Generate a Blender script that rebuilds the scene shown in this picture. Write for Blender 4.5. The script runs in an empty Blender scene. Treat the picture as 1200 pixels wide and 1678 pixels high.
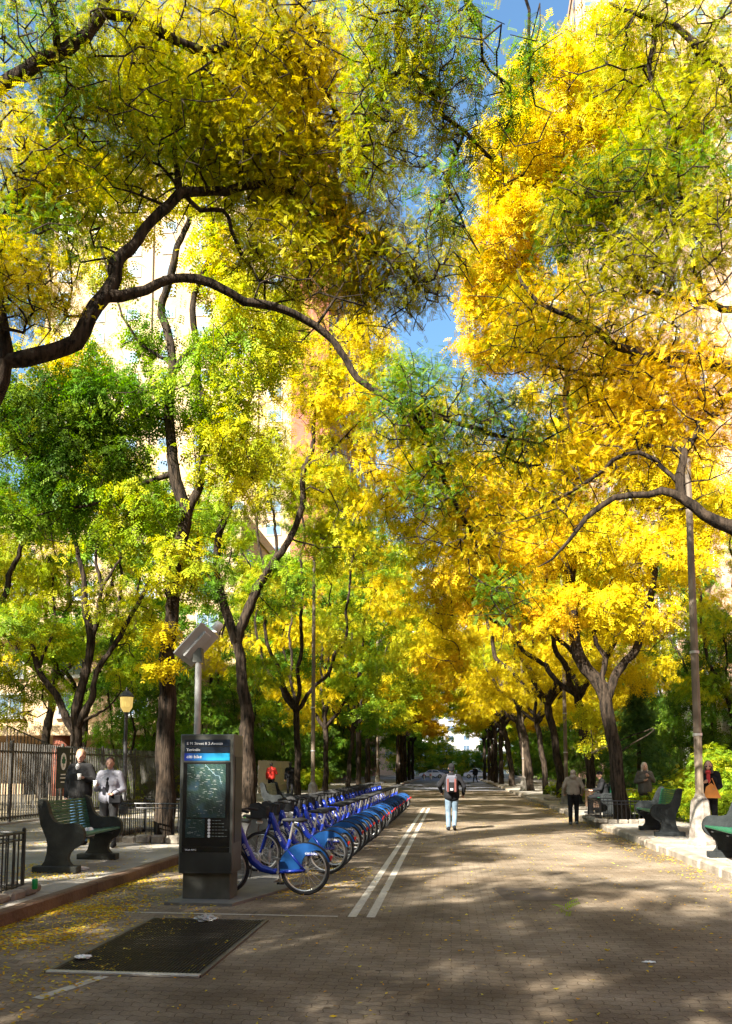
import bpy, bmesh, math, random
import numpy as np
from mathutils import Vector, Matrix
R = math.radians
rng = np.random.default_rng(7)
random.seed(7)
scene = bpy.context.scene
C = scene.collection

# ------------------------------------------------------------------ camera, sky, sun, exposure
F = 1287.0; PITCH = R(5.0); EYE = 1.7
YAW = math.atan(138 * math.cos(PITCH) / F)
cd = bpy.data.cameras.new('camera'); cam = bpy.data.objects.new('camera', cd); C.objects.link(cam)
cam.location = (0, 0, EYE); cam.rotation_euler = (math.pi / 2 + PITCH, 0, YAW)
cd.sensor_fit = 'VERTICAL'; cd.sensor_height = 36; cd.lens = F / 1678 * 36
CY = 1259 - F * math.tan(PITCH)
cd.shift_y = (CY - 839) / 1678
cd.clip_start = 0.05; cd.clip_end = 3000
scene.camera = cam

SUN_EL = R(37); SUN_SX, SUN_SY = -0.50, -0.866          # the sun stands behind the camera, to its left
w = bpy.data.worlds.new('World'); scene.world = w; w.use_nodes = True
nt = w.node_tree
sky = nt.nodes.new('ShaderNodeTexSky'); sky.sky_type = 'NISHITA'; sky.sun_disc = False
sky.sun_elevation = SUN_EL; sky.sun_rotation = math.atan2(SUN_SX, SUN_SY)
sky.air_density = 1.0; sky.dust_density = 2.0; sky.ozone_density = .9
mul = nt.nodes.new('ShaderNodeMix'); mul.data_type = 'RGBA'; mul.blend_type = 'MULTIPLY'; mul.inputs[0].default_value = 1
nt.links.new(sky.outputs[0], mul.inputs[6]); mul.inputs[7].default_value = (.85, 1.15, 1.25, 1)      # clear October blue
nt.links.new(mul.outputs[2], nt.nodes['Background'].inputs[0])
nt.nodes['Background'].inputs[1].default_value = 0.055
sl = bpy.data.lights.new('sun', 'SUN'); sl.energy = 5.0; sl.angle = R(0.5); sl.color = (1, .93, .8)
so = bpy.data.objects.new('sun', sl); C.objects.link(so)
sd = Vector((SUN_SX * math.cos(SUN_EL), SUN_SY * math.cos(SUN_EL), math.sin(SUN_EL)))
so.rotation_euler = sd.to_track_quat('Z', 'Y').to_euler(); so.location = (0, 0, 60)
vs = scene.view_settings
vs.view_transform = 'Standard'; vs.look = 'None'; vs.gamma = 1; vs.use_curve_mapping = False; vs.exposure = 2.4
scene.cycles.max_bounces = 6; scene.cycles.diffuse_bounces = 2; scene.cycles.transmission_bounces = 4
scene.cycles.transparent_max_bounces = 4; scene.cycles.glossy_bounces = 2
try:
    scene.cycles.use_denoising = True
except Exception:
    pass

# ------------------------------------------------------------------ measuring: photo pixel + distance -> place
_M = Matrix.Rotation(YAW, 3, 'Z') @ Matrix.Rotation(PITCH, 3, 'X')
def ray(u, v):
    return _M @ Vector(((u - 600) / F, 1.0, (CY - v) / F))
def P(u, v, Y):
    d = ray(u, v); t = Y / d.y
    return Vector((d.x * t, Y, EYE + d.z * t))
def G(u, v, z=0.0):
    d = ray(u, v); t = (z - EYE) / d.z
    return Vector((d.x * t, d.y * t, z))

KL, KR = -4.78, 4.22             # kerb faces
def walk_z(x):                   # pavement height, falls gently to the kerb
    return 0.15 + 0.02 * max(0, (KL - x) if x < 0 else (x - KR)) if abs(x) < 12 else 0.29

# ------------------------------------------------------------------ materials
MATS = {}
def nodes(name):
    m = bpy.data.materials.new(name); m.use_nodes = True
    n = m.node_tree.nodes; l = m.node_tree.links
    return m, n, l, n['Principled BSDF']
def mat(name, col, rough=0.6, metal=0.0, var=0.15, scale=6.0, bump=0.0, bscale=40.0, spec=0.5, stretch=(1, 1, 1), emit=None, col2=None):
    if name in MATS: return MATS[name]
    m, n, l, b = nodes(name)
    b.inputs['Roughness'].default_value = rough; b.inputs['Metallic'].default_value = metal
    b.inputs['Specular IOR Level'].default_value = spec
    tc = n.new('ShaderNodeTexCoord'); mp = n.new('ShaderNodeMapping'); mp.inputs['Scale'].default_value = stretch
    l.new(tc.outputs['Object'], mp.inputs[0])
    nz = n.new('ShaderNodeTexNoise'); nz.inputs['Scale'].default_value = scale; nz.inputs['Detail'].default_value = 5
    l.new(mp.outputs[0], nz.inputs['Vector'])
    cr = n.new('ShaderNodeValToRGB'); cr.color_ramp.elements[0].position = .3; cr.color_ramp.elements[1].position = .7
    c2 = col2 if col2 else tuple(min(1, c * (1 + var)) for c in col)
    c1 = col if col2 else tuple(c * (1 - var) for c in col)
    cr.color_ramp.elements[0].color = (*c1, 1); cr.color_ramp.elements[1].color = (*c2, 1)
    l.new(nz.outputs[0], cr.inputs[0]); l.new(cr.outputs[0], b.inputs['Base Color'])
    if bump:
        nb = n.new('ShaderNodeTexNoise'); nb.inputs['Scale'].default_value = bscale; nb.inputs['Detail'].default_value = 6
        l.new(mp.outputs[0], nb.inputs['Vector'])
        bp = n.new('ShaderNodeBump'); bp.inputs['Strength'].default_value = min(1, bump); bp.inputs['Distance'].default_value = 0.02 * max(1, bump)
        l.new(nb.outputs[0], bp.inputs['Height']); l.new(bp.outputs[0], b.inputs['Normal'])
    if emit:
        b.inputs['Emission Color'].default_value = (*emit[:3], 1); b.inputs['Emission Strength'].default_value = emit[3]
    MATS[name] = m
    return m

def bark_mat(name, c1, c2):
    m, n, l, b = nodes(name)
    b.inputs['Roughness'].default_value = .95; b.inputs['Specular IOR Level'].default_value = .15
    tc = n.new('ShaderNodeTexCoord'); mp = n.new('ShaderNodeMapping'); mp.inputs['Scale'].default_value = (1, 1, .16)
    l.new(tc.outputs['Object'], mp.inputs[0])
    nz = n.new('ShaderNodeTexNoise'); nz.inputs['Scale'].default_value = 14; nz.inputs['Detail'].default_value = 8; nz.inputs['Roughness'].default_value = .65
    l.new(mp.outputs[0], nz.inputs['Vector'])
    cr = n.new('ShaderNodeValToRGB'); cr.color_ramp.elements[0].position = .38; cr.color_ramp.elements[1].position = .62
    cr.color_ramp.elements[0].color = (*c1, 1); cr.color_ramp.elements[1].color = (*c2, 1)
    l.new(nz.outputs[0], cr.inputs[0]); l.new(cr.outputs[0], b.inputs['Base Color'])
    bp = n.new('ShaderNodeBump'); bp.inputs['Strength'].default_value = 1; bp.inputs['Distance'].default_value = .07
    l.new(nz.outputs[0], bp.inputs['Height']); l.new(bp.outputs[0], b.inputs['Normal'])
    return m

def leaf_mat(name='leaf', trans=0.46):
    m, n, l, b = nodes(name); n.remove(b)
    at = n.new('ShaderNodeAttribute'); at.attribute_name = 'Col'
    d = n.new('ShaderNodeBsdfDiffuse'); t = n.new('ShaderNodeBsdfTranslucent'); mx = n.new('ShaderNodeMixShader')
    g = n.new('ShaderNodeBsdfGlossy'); g.inputs['Roughness'].default_value = .45; mx2 = n.new('ShaderNodeMixShader'); mx2.inputs[0].default_value = .008
    sat = n.new('ShaderNodeHueSaturation'); sat.inputs['Saturation'].default_value = 1.15; sat.inputs['Value'].default_value = 1.05
    l.new(at.outputs['Color'], d.inputs[0]); l.new(at.outputs['Color'], sat.inputs['Color']); l.new(sat.outputs[0], t.inputs[0])
    mx.inputs[0].default_value = trans
    l.new(d.outputs[0], mx.inputs[1]); l.new(t.outputs[0], mx.inputs[2])
    l.new(mx.outputs[0], mx2.inputs[1]); l.new(g.outputs[0], mx2.inputs[2])
    l.new(mx2.outputs[0], n['Material Output'].inputs[0])
    return m
LEAF = leaf_mat()
BARK = bark_mat('bark', (.005, .004, .003), (.052, .037, .026))
BARKP = bark_mat('pale_bark', (.07, .055, .04), (.34, .28, .21))

# ------------------------------------------------------------------ mesh helpers
class MB:
    """collects shapes; build() links them as ONE mesh object"""
    def __init__(s): s.v = []; s.f = []; s.mi = []; s.cur = 0; s.sm = []; s.smooth = False
    def _add(s, vs, fs):
        o = len(s.v); s.v += [tuple(v) for v in vs]; s.f += [tuple(i + o for i in f) for f in fs]
        s.mi += [s.cur] * len(fs); s.sm += [s.smooth] * len(fs)
    def box(s, c, d, rz=0, rx=0, ry=0, bev=0):
        hx, hy, hz = d[0] / 2, d[1] / 2, d[2] / 2
        if bev:
            b = min(bev, hx * .9, hy * .9, hz * .9)
            vs = []
            for sx in (-1, 1):
                for sy in (-1, 1):
                    for sz in (-1, 1):
                        vs += [(sx * (hx - b), sy * (hy - b), sz * hz), (sx * (hx - b), sy * hy, sz * (hz - b)), (sx * hx, sy * (hy - b), sz * (hz - b))]
            bm = bmesh.new()
            for v in vs: bm.verts.new(v)
            bmesh.ops.convex_hull(bm, input=bm.verts[:]); bmesh.ops.dissolve_limit(bm, angle_limit=.01, verts=bm.verts[:], edges=bm.edges[:])
            bm.verts.index_update(); vs = [v.co.copy() for v in bm.verts]; fs = [[v.index for v in f.verts] for f in bm.faces]; bm.free()
        else:
            vs = [Vector((sx * hx, sy * hy, sz * hz)) for sx in (-1, 1) for sy in (-1, 1) for sz in (-1, 1)]
            fs = [(0, 1, 3, 2), (4, 6, 7, 5), (0, 4, 5, 1), (2, 3, 7, 6), (0, 2, 6, 4), (1, 5, 7, 3)]
        m = Matrix.Rotation(rz, 3, 'Z') @ Matrix.Rotation(ry, 3, 'Y') @ Matrix.Rotation(rx, 3, 'X')
        s._add([m @ Vector(v) + Vector(c) for v in vs], fs); return s
    def tube(s, pts, rad, n=8, cap=True):
        pts = [Vector(p) for p in pts]
        if not hasattr(rad, '__len__'): rad = [rad] * len(pts)
        vs = []; fs = []; up = Vector((0, 0, 1)); X = None
        for i, p in enumerate(pts):
            t = (pts[min(i + 1, len(pts) - 1)] - pts[max(i - 1, 0)])
            if t.length < 1e-9: t = Vector((0, 0, 1))
            t.normalize()
            if X is None: X = t.orthogonal().normalized()
            X = (X - t * X.dot(t));
            if X.length < 1e-6: X = t.orthogonal()
            X.normalize(); Y = t.cross(X)
            for k in range(n):
                a = 2 * math.pi * k / n; vs.append(p + (X * math.cos(a) + Y * math.sin(a)) * rad[i])
        for i in range(len(pts) - 1):
            for k in range(n):
                a = i * n + k; b = i * n + (k + 1) % n; fs.append((a, b, b + n, a + n))
        if cap: fs.append(tuple(range(n))[::-1]); fs.append(tuple(range((len(pts) - 1) * n, len(pts) * n)))
        s._add(vs, fs); return s
    def lathe(s, prof, c=(0, 0, 0), n=16, axis='Z', cap=True):
        vs = []; fs = []
        for r, z in prof:
            for k in range(n):
                a = 2 * math.pi * k / n
                q = (r * math.cos(a), r * math.sin(a), z)
                if axis == 'Y': q = (q[0], q[2], q[1])
                if axis == 'X': q = (q[2], q[0], q[1])
                vs.append(Vector(q) + Vector(c))
        for i in range(len(prof) - 1):
            for k in range(n):
                a = i * n + k; b = i * n + (k + 1) % n; fs.append((a, b, b + n, a + n))
        if cap: fs.append(tuple(range(n))[::-1]); fs.append(tuple(range((len(prof) - 1) * n, len(prof) * n)))
        s._add(vs, fs); return s
    def ell(s, c, r, n=12, m=8, rot=None):
        vs = [Vector((0, 0, r[2]))]; fs = []
        for i in range(1, m):
            t = math.pi * i / m
            for k in range(n):
                a = 2 * math.pi * k / n
                vs.append(Vector((r[0] * math.sin(t) * math.cos(a), r[1] * math.sin(t) * math.sin(a), r[2] * math.cos(t))))
        vs.append(Vector((0, 0, -r[2])))
        for k in range(n): fs.append((0, 1 + k, 1 + (k + 1) % n)); fs.append((len(vs) - 1, 1 + (m - 2) * n + (k + 1) % n, 1 + (m - 2) * n + k))
        for i in range(m - 2):
            for k in range(n):
                a = 1 + i * n + k; b = 1 + i * n + (k + 1) % n; fs.append((a, a + n, b + n, b))
        if rot: vs = [rot @ v for v in vs]
        s._add([v + Vector(c) for v in vs], fs); return s
    def prism(s, poly, a, b, axis='Y'):
        """poly = 2D outline; extruded from a to b. axis Y: poly is (x,z); X: (y,z); Z: (x,y)"""
        n = len(poly)
        def q(p, t): return {'Y': (p[0], t, p[1]), 'X': (t, p[0], p[1]), 'Z': (p[0], p[1], t)}[axis]
        vs = [q(p, a) for p in poly] + [q(p, b) for p in poly]
        fs = [tuple(range(n))[::-1], tuple(range(n, 2 * n))] + [(i, (i + 1) % n, (i + 1) % n + n, i + n) for i in range(n)]
        s._add(vs, fs); return s
    def quad(s, a, b, c, d): s._add([a, b, c, d], [(0, 1, 2, 3)]); return s
    def torus(s, c, R_, r, n=32, m=8, axis='Y'):
        vs = []; fs = []
        for i in range(n):
            a = 2 * math.pi * i / n
            for k in range(m):
                b = 2 * math.pi * k / m; q = R_ + r * math.cos(b)
                x, y, z = q * math.cos(a), r * math.sin(b), q * math.sin(a)
                if axis == 'Z': x, y, z = x, z, y
                if axis == 'X': x, y, z = y, x, z
                vs.append(Vector((x, y, z)) + Vector(c))
                fs.append((i * m + k, i * m + (k + 1) % m, ((i + 1) % n) * m + (k + 1) % m, ((i + 1) % n) * m + k))
        s._add(vs, fs); return s
    def mesh(s, name, fix=True):
        me = bpy.data.meshes.new(name); me.from_pydata(s.v, [], s.f)
        me.polygons.foreach_set('material_index', s.mi); me.polygons.foreach_set('use_smooth', s.sm)
        if fix:
            bm = bmesh.new(); bm.from_mesh(me); bmesh.ops.recalc_face_normals(bm, faces=bm.faces[:]); bm.to_mesh(me); bm.free()
        me.update(); return me
    def build(s, name, m, parent=None, loc=None, fix=True):
        me = s.mesh(name, fix)
        for q in (m if isinstance(m, (list, tuple)) else [m]): me.materials.append(q)
        o = bpy.data.objects.new(name, me); C.objects.link(o)
        if parent: o.parent = parent
        if loc is not None: o.location = loc
        return o

def tag(o, label=None, cat=None, group=None, kind=None):
    if label: o['label'] = label
    if cat: o['category'] = cat
    if group: o['group'] = group
    if kind: o['kind'] = kind
    return o
def empty(name, loc=(0, 0, 0), rz=0, label=None, cat=None, group=None):
    o = bpy.data.objects.new(name, None); C.objects.link(o); o.location = loc; o.rotation_euler = (0, 0, rz)
    o.empty_display_size = .2
    return tag(o, label, cat, group)
def copy_tree(o, parent=None):
    c = o.copy(); C.objects.link(c); c.parent = parent
    for ch in [q for q in bpy.data.objects if q.parent == o]:
        copy_tree(ch, c)
    return c
KIDS = {}
def copy_thing(o, loc, rz=0, label=None, scale=None):
    """copy a thing with parts and sub-parts (children lists cached)"""
    def kids(x):
        if x.name not in KIDS: KIDS[x.name] = [q for q in bpy.data.objects if q.parent == x]
        return KIDS[x.name]
    def rec(x, par):
        c = x.copy(); C.objects.link(c); c.parent = par
        for k in kids(x): rec(k, c)
        return c
    r = rec(o, None); r.location = loc; r.rotation_euler = (0, 0, rz)
    if label: r['label'] = label
    if scale: r.scale = (scale,) * 3 if not hasattr(scale, '__len__') else scale
    return r
def struct(mb, name, m, kind='structure'):
    return tag(mb.build(name, m), kind=kind)
def text_mesh(s, size, depth=.002, align='LEFT'):
    cu = bpy.data.curves.new('text', 'FONT'); cu.body = s; cu.size = size; cu.extrude = depth; cu.align_x = align
    cu.resolution_u = 2
    o = bpy.data.objects.new('text', cu); C.objects.link(o)
    dg = bpy.context.evaluated_depsgraph_get(); me = bpy.data.meshes.new_from_object(o.evaluated_get(dg))
    bpy.data.objects.remove(o); return me
def lettering(name, s, size, m, parent, loc, rot, align='LEFT', depth=.002, bold=0):
    me = text_mesh(s, size, depth, align)
    me.materials.clear(); me.materials.append(m)
    o = bpy.data.objects.new(name, me); C.objects.link(o); o.parent = parent; o.location = loc; o.rotation_euler = rot
    return o
# ------------------------------------------------------------------ trees
LEAFK = .85
PAL = {  # leaf colours, the leaf's own pigment
    'Y': [(.80, .60, .010), (.85, .68, .02), (.68, .56, .012)],
    'O': [(.80, .48, .010), (.84, .55, .015), (.70, .48, .012)],
    'YG': [(.50, .50, .02), (.62, .56, .02), (.36, .44, .02)],
    'OL': [(.38, .36, .010), (.52, .44, .010), (.28, .31, .012)],
    'G': [(.10, .22, .02), (.15, .30, .025), (.24, .36, .03)],
    'DG': [(.05, .11, .015), (.09, .16, .02), (.12, .20, .025)],
    'GY': [(.30, .42, .02), (.20, .34, .025), (.5, .52, .02)],
}
def leaf_template(kind):
    """quads of one compound leaf in (along, across, up) metres"""
    q = []
    if kind == 'fine': n, L, l, w_ = 7, .20, .042, .016
    elif kind == 'mid': n, L, l, w_ = 4, .24, .075, .034
    elif kind == 'coarse': n, L, l, w_ = 2, .26, .14, .075
    elif kind == 'far': n, L, l, w_ = 1, .2, .26, .15
    for i in range(n):
        a = L * (.15 + .85 * (i + .5) / n)
        for sgn in (-1, 1):
            d = Vector((.35, sgn, 0)).normalized(); p = Vector((-d.y, d.x, 0)) * w_ / 2
            s0 = Vector((a, 0, 0)); up = Vector((0, 0, -.006 if kind == 'fine' else -.012))
            q.append([s0, s0 + d * l * .45 + p, s0 + d * l + up, s0 + d * l * .45 - p])
    return np.array([[list(v) for v in f] for f in q], dtype=np.float32)   # (Q,4,3)
TPL = {k: leaf_template(k) for k in ('fine', 'mid', 'coarse', 'far')}

def mesh_from_quads(name, V, Cc, m):
    """V (N,4,3) float, Cc (N,3)"""
    n = len(V); me = bpy.data.meshes.new(name)
    me.vertices.add(n * 4); me.vertices.foreach_set('co', V.astype(np.float32).ravel())
    me.loops.add(n * 4); me.loops.foreach_set('vertex_index', np.arange(n * 4, dtype=np.int32))
    me.polygons.add(n); me.polygons.foreach_set('loop_start', np.arange(0, n * 4, 4, dtype=np.int32))
    try: me.polygons.foreach_set('loop_total', np.full(n, 4, dtype=np.int32))
    except Exception: pass
    ca = me.attributes.new('Col', 'FLOAT_COLOR', 'POINT')
    cc = np.ones((n, 4, 4), np.float32); cc[:, :, :3] = Cc[:, None, :]
    ca.data.foreach_set('color', cc.ravel())
    me.materials.append(m); me.update(calc_edges=True)
    return me

def leaves(name, pts, dirs, cols, kind, per, spread, seed, size=1.0, droop=.35):
    """pts (T,3) twig ends with their directions; per = compound leaves at each; cols (T,3)"""
    r = np.random.default_rng(seed); T = TPL[kind] * size
    n = len(pts) * per
    base = np.repeat(pts, per, 0); dr = np.repeat(dirs, per, 0); col = np.repeat(cols, per, 0)
    t = r.uniform(-1.1, .5, (n, 1)) * spread
    off = r.normal(0, 1, (n, 3)) * spread * np.array([.42, .42, .24]) + np.array([0, 0, .32 * spread])
    org = base + dr * t + off
    A = dr * .5 + r.normal(0, .75, (n, 3)); A[:, 2] = A[:, 2] * .5 - droop
    A /= np.linalg.norm(A, axis=1, keepdims=True)
    U = np.array([0, 0, 1.]) + r.normal(0, .5, (n, 3)); B = np.cross(U, A); B /= np.linalg.norm(B, axis=1, keepdims=True) + 1e-9
    N = np.cross(A, B); s = r.uniform(.5, 1.35, (n, 1, 1, 1))
    Tq = T[None]  # 1,Q,4,3
    V = org[:, None, None, :] + s * (Tq[..., 0:1] * A[:, None, None, :] + Tq[..., 1:2] * B[:, None, None, :] + Tq[..., 2:3] * N[:, None, None, :])
    # the leaf sags along its length
    V[..., 2] -= (Tq[..., 0] ** 2) * 1.5
    V = V.reshape(-1, 4, 3)
    cc = col * LEAFK * r.uniform(.7, 1.2, (n, 1)) ; cc = np.repeat(cc, T.shape[0], 0)
    return mesh_from_quads(name, V, np.clip(cc, 0, .92), LEAF)

class Skel:
    """branch skeleton: explicit limbs, then twigs grown to targets; thickness follows what each branch carries"""
    def __init__(s): s.p = []; s.par = []; s.r = []; s.fix = []
    def limb(s, pts, r0, r1, start=None, wob=.04, seg=.16, seed=0):
        rr = np.random.default_rng(seed + len(s.p))
        pts = [Vector(p) for p in pts]
        if start is None:
            par = -1; first = 0
        else:
            d = np.linalg.norm(np.array(s.p) - np.array(pts[0]), axis=1); par = int(d.argmin()); 
            pts = [Vector(s.p[par])] + pts[1:]
        # catmull-rom resample
        out = []; ex = [pts[0] * 2 - pts[1]] + pts + [pts[-1] * 2 - pts[-2]]
        for i in range(1, len(ex) - 2):
            a, b, c, d_ = ex[i - 1], ex[i], ex[i + 1], ex[i + 2]; k = max(1, int((c - b).length / seg))
            for j in range(k):
                t = j / k
                out.append(.5 * ((2 * b) + (c - a) * t + (2 * a - 5 * b + 4 * c - d_) * t * t + (3 * b - a - 3 * c + d_) * t ** 3))
        out.append(pts[-1]); n = len(out)
        for i, p in enumerate(out):
            if i == 0 and par >= 0: continue
            ph = seed * 1.7; amp = wob * .9
            q = p + Vector(rr.normal(0, wob * .22, 3)) * (0 if i == 0 else 1) + Vector((math.sin(i * .55 + ph), math.sin(i * .43 + ph * 2), math.cos(i * .5 + ph))) * amp * min(1, i / 4)
            s.p.append(tuple(q)); s.par.append(par); par = len(s.p) - 1
            s.fix.append((r0 + (r1 - r0) * (i / (n - 1)) ** .8) * (1 + .07 * math.sin(i * 1.1 + seed) + .05 * rr.uniform(-1, 1)))
        return s
    def grow(s, targets, seed=0, seg=.3, upbias=.25):
        rr = np.random.default_rng(seed)
        P0 = np.array(s.p); X = np.array(targets)
        d0 = np.array([np.linalg.norm(P0 - x, axis=1).min() for x in X]); order = np.argsort(d0)
        cap = len(s.p) + int(sum(d0) / seg) * 2 + len(X) * 8 + 10
        A = np.zeros((cap, 3)); A[:len(s.p)] = P0; n = len(s.p)
        fixed = np.array(s.fix + [0] * (cap - n))
        ends = [0] * len(X); dirs = np.zeros((len(X), 3))
        hop = np.zeros(cap)
        for oi in order:
            x = X[oi]; dd = np.linalg.norm(A[:n] - x, axis=1) + np.maximum(0, A[:n, 2] - x[2]) * upbias + hop[:n] * .012
            q = int(dd.argmin()); L = np.linalg.norm(A[q] - x); k = max(1, min(14, int(L / seg)))
            a = A[q].copy(); side = rr.normal(0, 1, 3) * L * .20; side[2] += L * .08; par = q
            for j in range(1, k + 1):
                t = j / k; pt = a * (1 - t) + x * t + side * math.sin(math.pi * t) + rr.normal(0, .012, 3) * (j < k)
                if n >= cap: break
                A[n] = pt; s.p.append(tuple(pt)); s.par.append(par); s.fix.append(0); hop[n] = hop[par] + 1; par = n; n += 1
            dv = A[n - 1] - A[s.par[n - 1]] if s.par[n - 1] >= 0 else np.array([0, 0, 1.]); ends[oi] = n - 1
            dirs[oi] = dv / (np.linalg.norm(dv) + 1e-9)
        return dirs
    def mesh(s, name, m, tip=.006, ex=.42, sides=(12, 6, 4), rough=.10, maxr=.3):
        n = len(s.p); cnt = np.zeros(n); child = [[] for _ in range(n)]
        for i, p in enumerate(s.par):
            if p >= 0: child[p].append(i)
        for i in range(n - 1, -1, -1):
            if not child[i]: cnt[i] += 1
            if s.par[i] >= 0: cnt[s.par[i]] += cnt[i]
        rad = np.minimum(tip * cnt ** ex, maxr)
        rad = np.maximum(rad, np.array(s.fix)); 
        for i in range(n):                                   # no branch thicker than what carries it
            if s.par[i] >= 0: rad[i] = min(rad[i], rad[s.par[i]] * (1.0 if len(child[s.par[i]]) < 2 or s.fix[i] else .92))
        s.rad = rad
        mb = MB(); mb.smooth = True; rr = random.Random(3)
        done = set()
        for i in range(n):
            # chains start at roots and at every non-main child
            starts = []
            if s.par[i] < 0: starts.append((i, None))
            ch = child[i]
            if len(ch) > 1:
                main = max(ch, key=lambda c: rad[c] * 1000 + cnt[c])
                starts += [(c, i) for c in ch if c != main]
            for c, frm in starts:
                pts = []; rs = []
                if frm is not None: pts.append(s.p[frm]); rs.append(min(rad[c] * 1.15, rad[frm]))
                k = c
                while True:
                    pts.append(s.p[k]); rs.append(rad[k])
                    if not child[k]: break
                    k = max(child[k], key=lambda c_: rad[c_] * 1000 + cnt[c_])
                rs[-1] *= .6
                rm = max(rs); sd = sides[0] if rm > .09 else (sides[1] if rm > .02 else sides[2])
                o = len(mb.v); mb.tube(pts, rs, sd)
                if rm > .05 and rough:
                    P_ = [Vector(p) for p in pts]
                    for j in range(len(pts)):
                        for q in range(sd):
                            v = Vector(mb.v[o + j * sd + q]); dv = v - P_[j]
                            f = 1 + rough * (math.sin(q * 2.1 + j * .22 + i) + .7 * rr.uniform(-1, 1))
                            mb.v[o + j * sd + q] = tuple(P_[j] + dv * f)
        me = mb.mesh(name, fix=False); me.materials.append(m)
        return me

def sample_pad(c, r, n, g):
    d = g.normal(0, 1, (n, 3)); d /= np.linalg.norm(d, axis=1, keepdims=True)
    rad = g.uniform(.15, 1, (n, 1)) ** .45
    return np.array(c) + d * rad * np.array(r)

def finish_tree(name, label, base, sk, targets, cols, kind, per, spread, seed, bark=BARK, size=1.0, group=None, cat='tree', droop=.35, tip=.006, ex=.42, bare=0.0):
    root = empty(name, base, 0, label, cat, group)
    nt_ = len(targets)
    if bare:                                                    # leafless inner twigs hanging under the foliage
        gb_ = np.random.default_rng(seed + 9); X = np.array(targets)[gb_.permutation(nt_)[:int(nt_ * bare)]]
        X = X + gb_.normal(0, .25, X.shape) + np.array([0, -.25, -.35])
        dirs = sk.grow(np.concatenate([np.array(targets), X]), seed)[:nt_]
    else: dirs = sk.grow(targets, seed) if nt_ else np.zeros((0, 3))
    b = Vector(base)
    me = sk.mesh('trunk', bark, tip=tip, ex=ex)
    t = bpy.data.objects.new('trunk', me); C.objects.link(t); t.parent = root; t.location = -b
    lm = leaves('crown', np.array(targets), dirs, np.array(cols), kind, per, spread, seed + 1, size, droop)
    cr = bpy.data.objects.new('crown', lm); C.objects.link(cr); cr.parent = root; cr.location = -b
    return root
def pal_cols(pal, n, g, jit=.12):
    a = np.array(PAL[pal]); return a[g.integers(0, len(a), n)] * g.uniform(1 - jit, 1 + jit, (n, 1))
def hero(name, label, base, limbs, pads, kind, per, spread, seed, **kw):
    """limbs: (first?, [(u,v,Y)...] or vectors, r0, r1); pads: (u,v,Y, ru, rv, rdepth_m, n, palette)"""
    sk = Skel(); g = np.random.default_rng(seed)
    for i, (pts, r0, r1) in enumerate(limbs):
        pp = [Vector(p) if isinstance(p, Vector) else P(*p) for p in pts]
        sk.limb(pp, r0, r1, None if i == 0 else True, seed=seed + i, wob=.05 if i else .03)
    T = []; CC = []
    for (u, v, Y, ru, rv, rd, n, pal) in pads:
        c = P(u, v, Y); k = Y / F
        X = sample_pad(c, (ru * k, rd, rv * k), n, g); T.append(X)
        ps = pal.split('+'); 
        pc = np.concatenate([pal_cols(p, n, g) for p in ps]).reshape(len(ps), n, 3)
        CC.append(pc[g.integers(0, len(ps), n), np.arange(n)])
    return finish_tree(name, label, base, sk, np.concatenate(T), np.concatenate(CC), kind, per, spread, seed, **kw)

def proto_tree(name, label, seed, H=13, Rc=4.2, trunk_r=.2, fork=3.6, n=420, kind='mid', per=16, pals=('Y', 'YG'), lean=(0, 0), bark=BARK, zlow=.28, size=1.0, spread=.38, group=None, cat='tree', base=(0, 0, 0), nl=5, npad=17, padr=(.2, .33)):
    g = np.random.default_rng(seed); sk = Skel(); b = Vector(base)
    top = b + Vector((lean[0], lean[1], fork))
    sk.limb([b + Vector((0, 0, -.1)), b + Vector((lean[0] * .3, lean[1] * .3, fork * .45)), top], trunk_r, trunk_r * .78, seed=seed, wob=.03)
    tips = []
    a0 = g.uniform(0, 6.28)
    for i in range(nl):
        a = a0 + i * 6.28 / nl + g.uniform(-.4, .4); rr = Rc * g.uniform(.35, .8); h = fork + (H - fork) * g.uniform(.45, .9)
        e = b + Vector((lean[0] + rr * math.cos(a), lean[1] + rr * math.sin(a), h))
        m1 = top.lerp(e, .35) + Vector((math.cos(a) * rr * .22, math.sin(a) * rr * .22, -.2)); m2 = top.lerp(e, .7) + Vector((0, 0, .3))
        sk.limb([top, m1, m2, e], trunk_r * g.uniform(.5, .7), .035, True, seed=seed + i, wob=.07)
    # crown: flattened foliage pads filling an uneven dome
    T = []; CC = []
    for i in range(npad):
        z = zlow + (1 - zlow) * ((i + .5) / npad); a = i * 2.4 + g.uniform(-.5, .5)
        env = math.sin(math.pi * min(1, max(0.05, (z - zlow * .55) / (1.04 - zlow * .55)))) ** .6
        rr = Rc * env * g.uniform(.35, .85)
        c = b + Vector((lean[0] + rr * math.cos(a), lean[1] + rr * math.sin(a), H * z))
        pr = g.uniform(*padr) * Rc
        k = max(6, int(n / npad * g.uniform(.6, 1.4)))
        T.append(sample_pad(c, (pr * 1.15, pr * 1.15, pr * .6), k, g))
        pal = pals[g.integers(0, len(pals))]; CC.append(pal_cols(pal, k, g))
    return finish_tree(name, label, b, sk, np.concatenate(T), np.concatenate(CC), kind, per, spread, seed, bark=bark, size=size, group=group, cat=cat)
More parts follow.
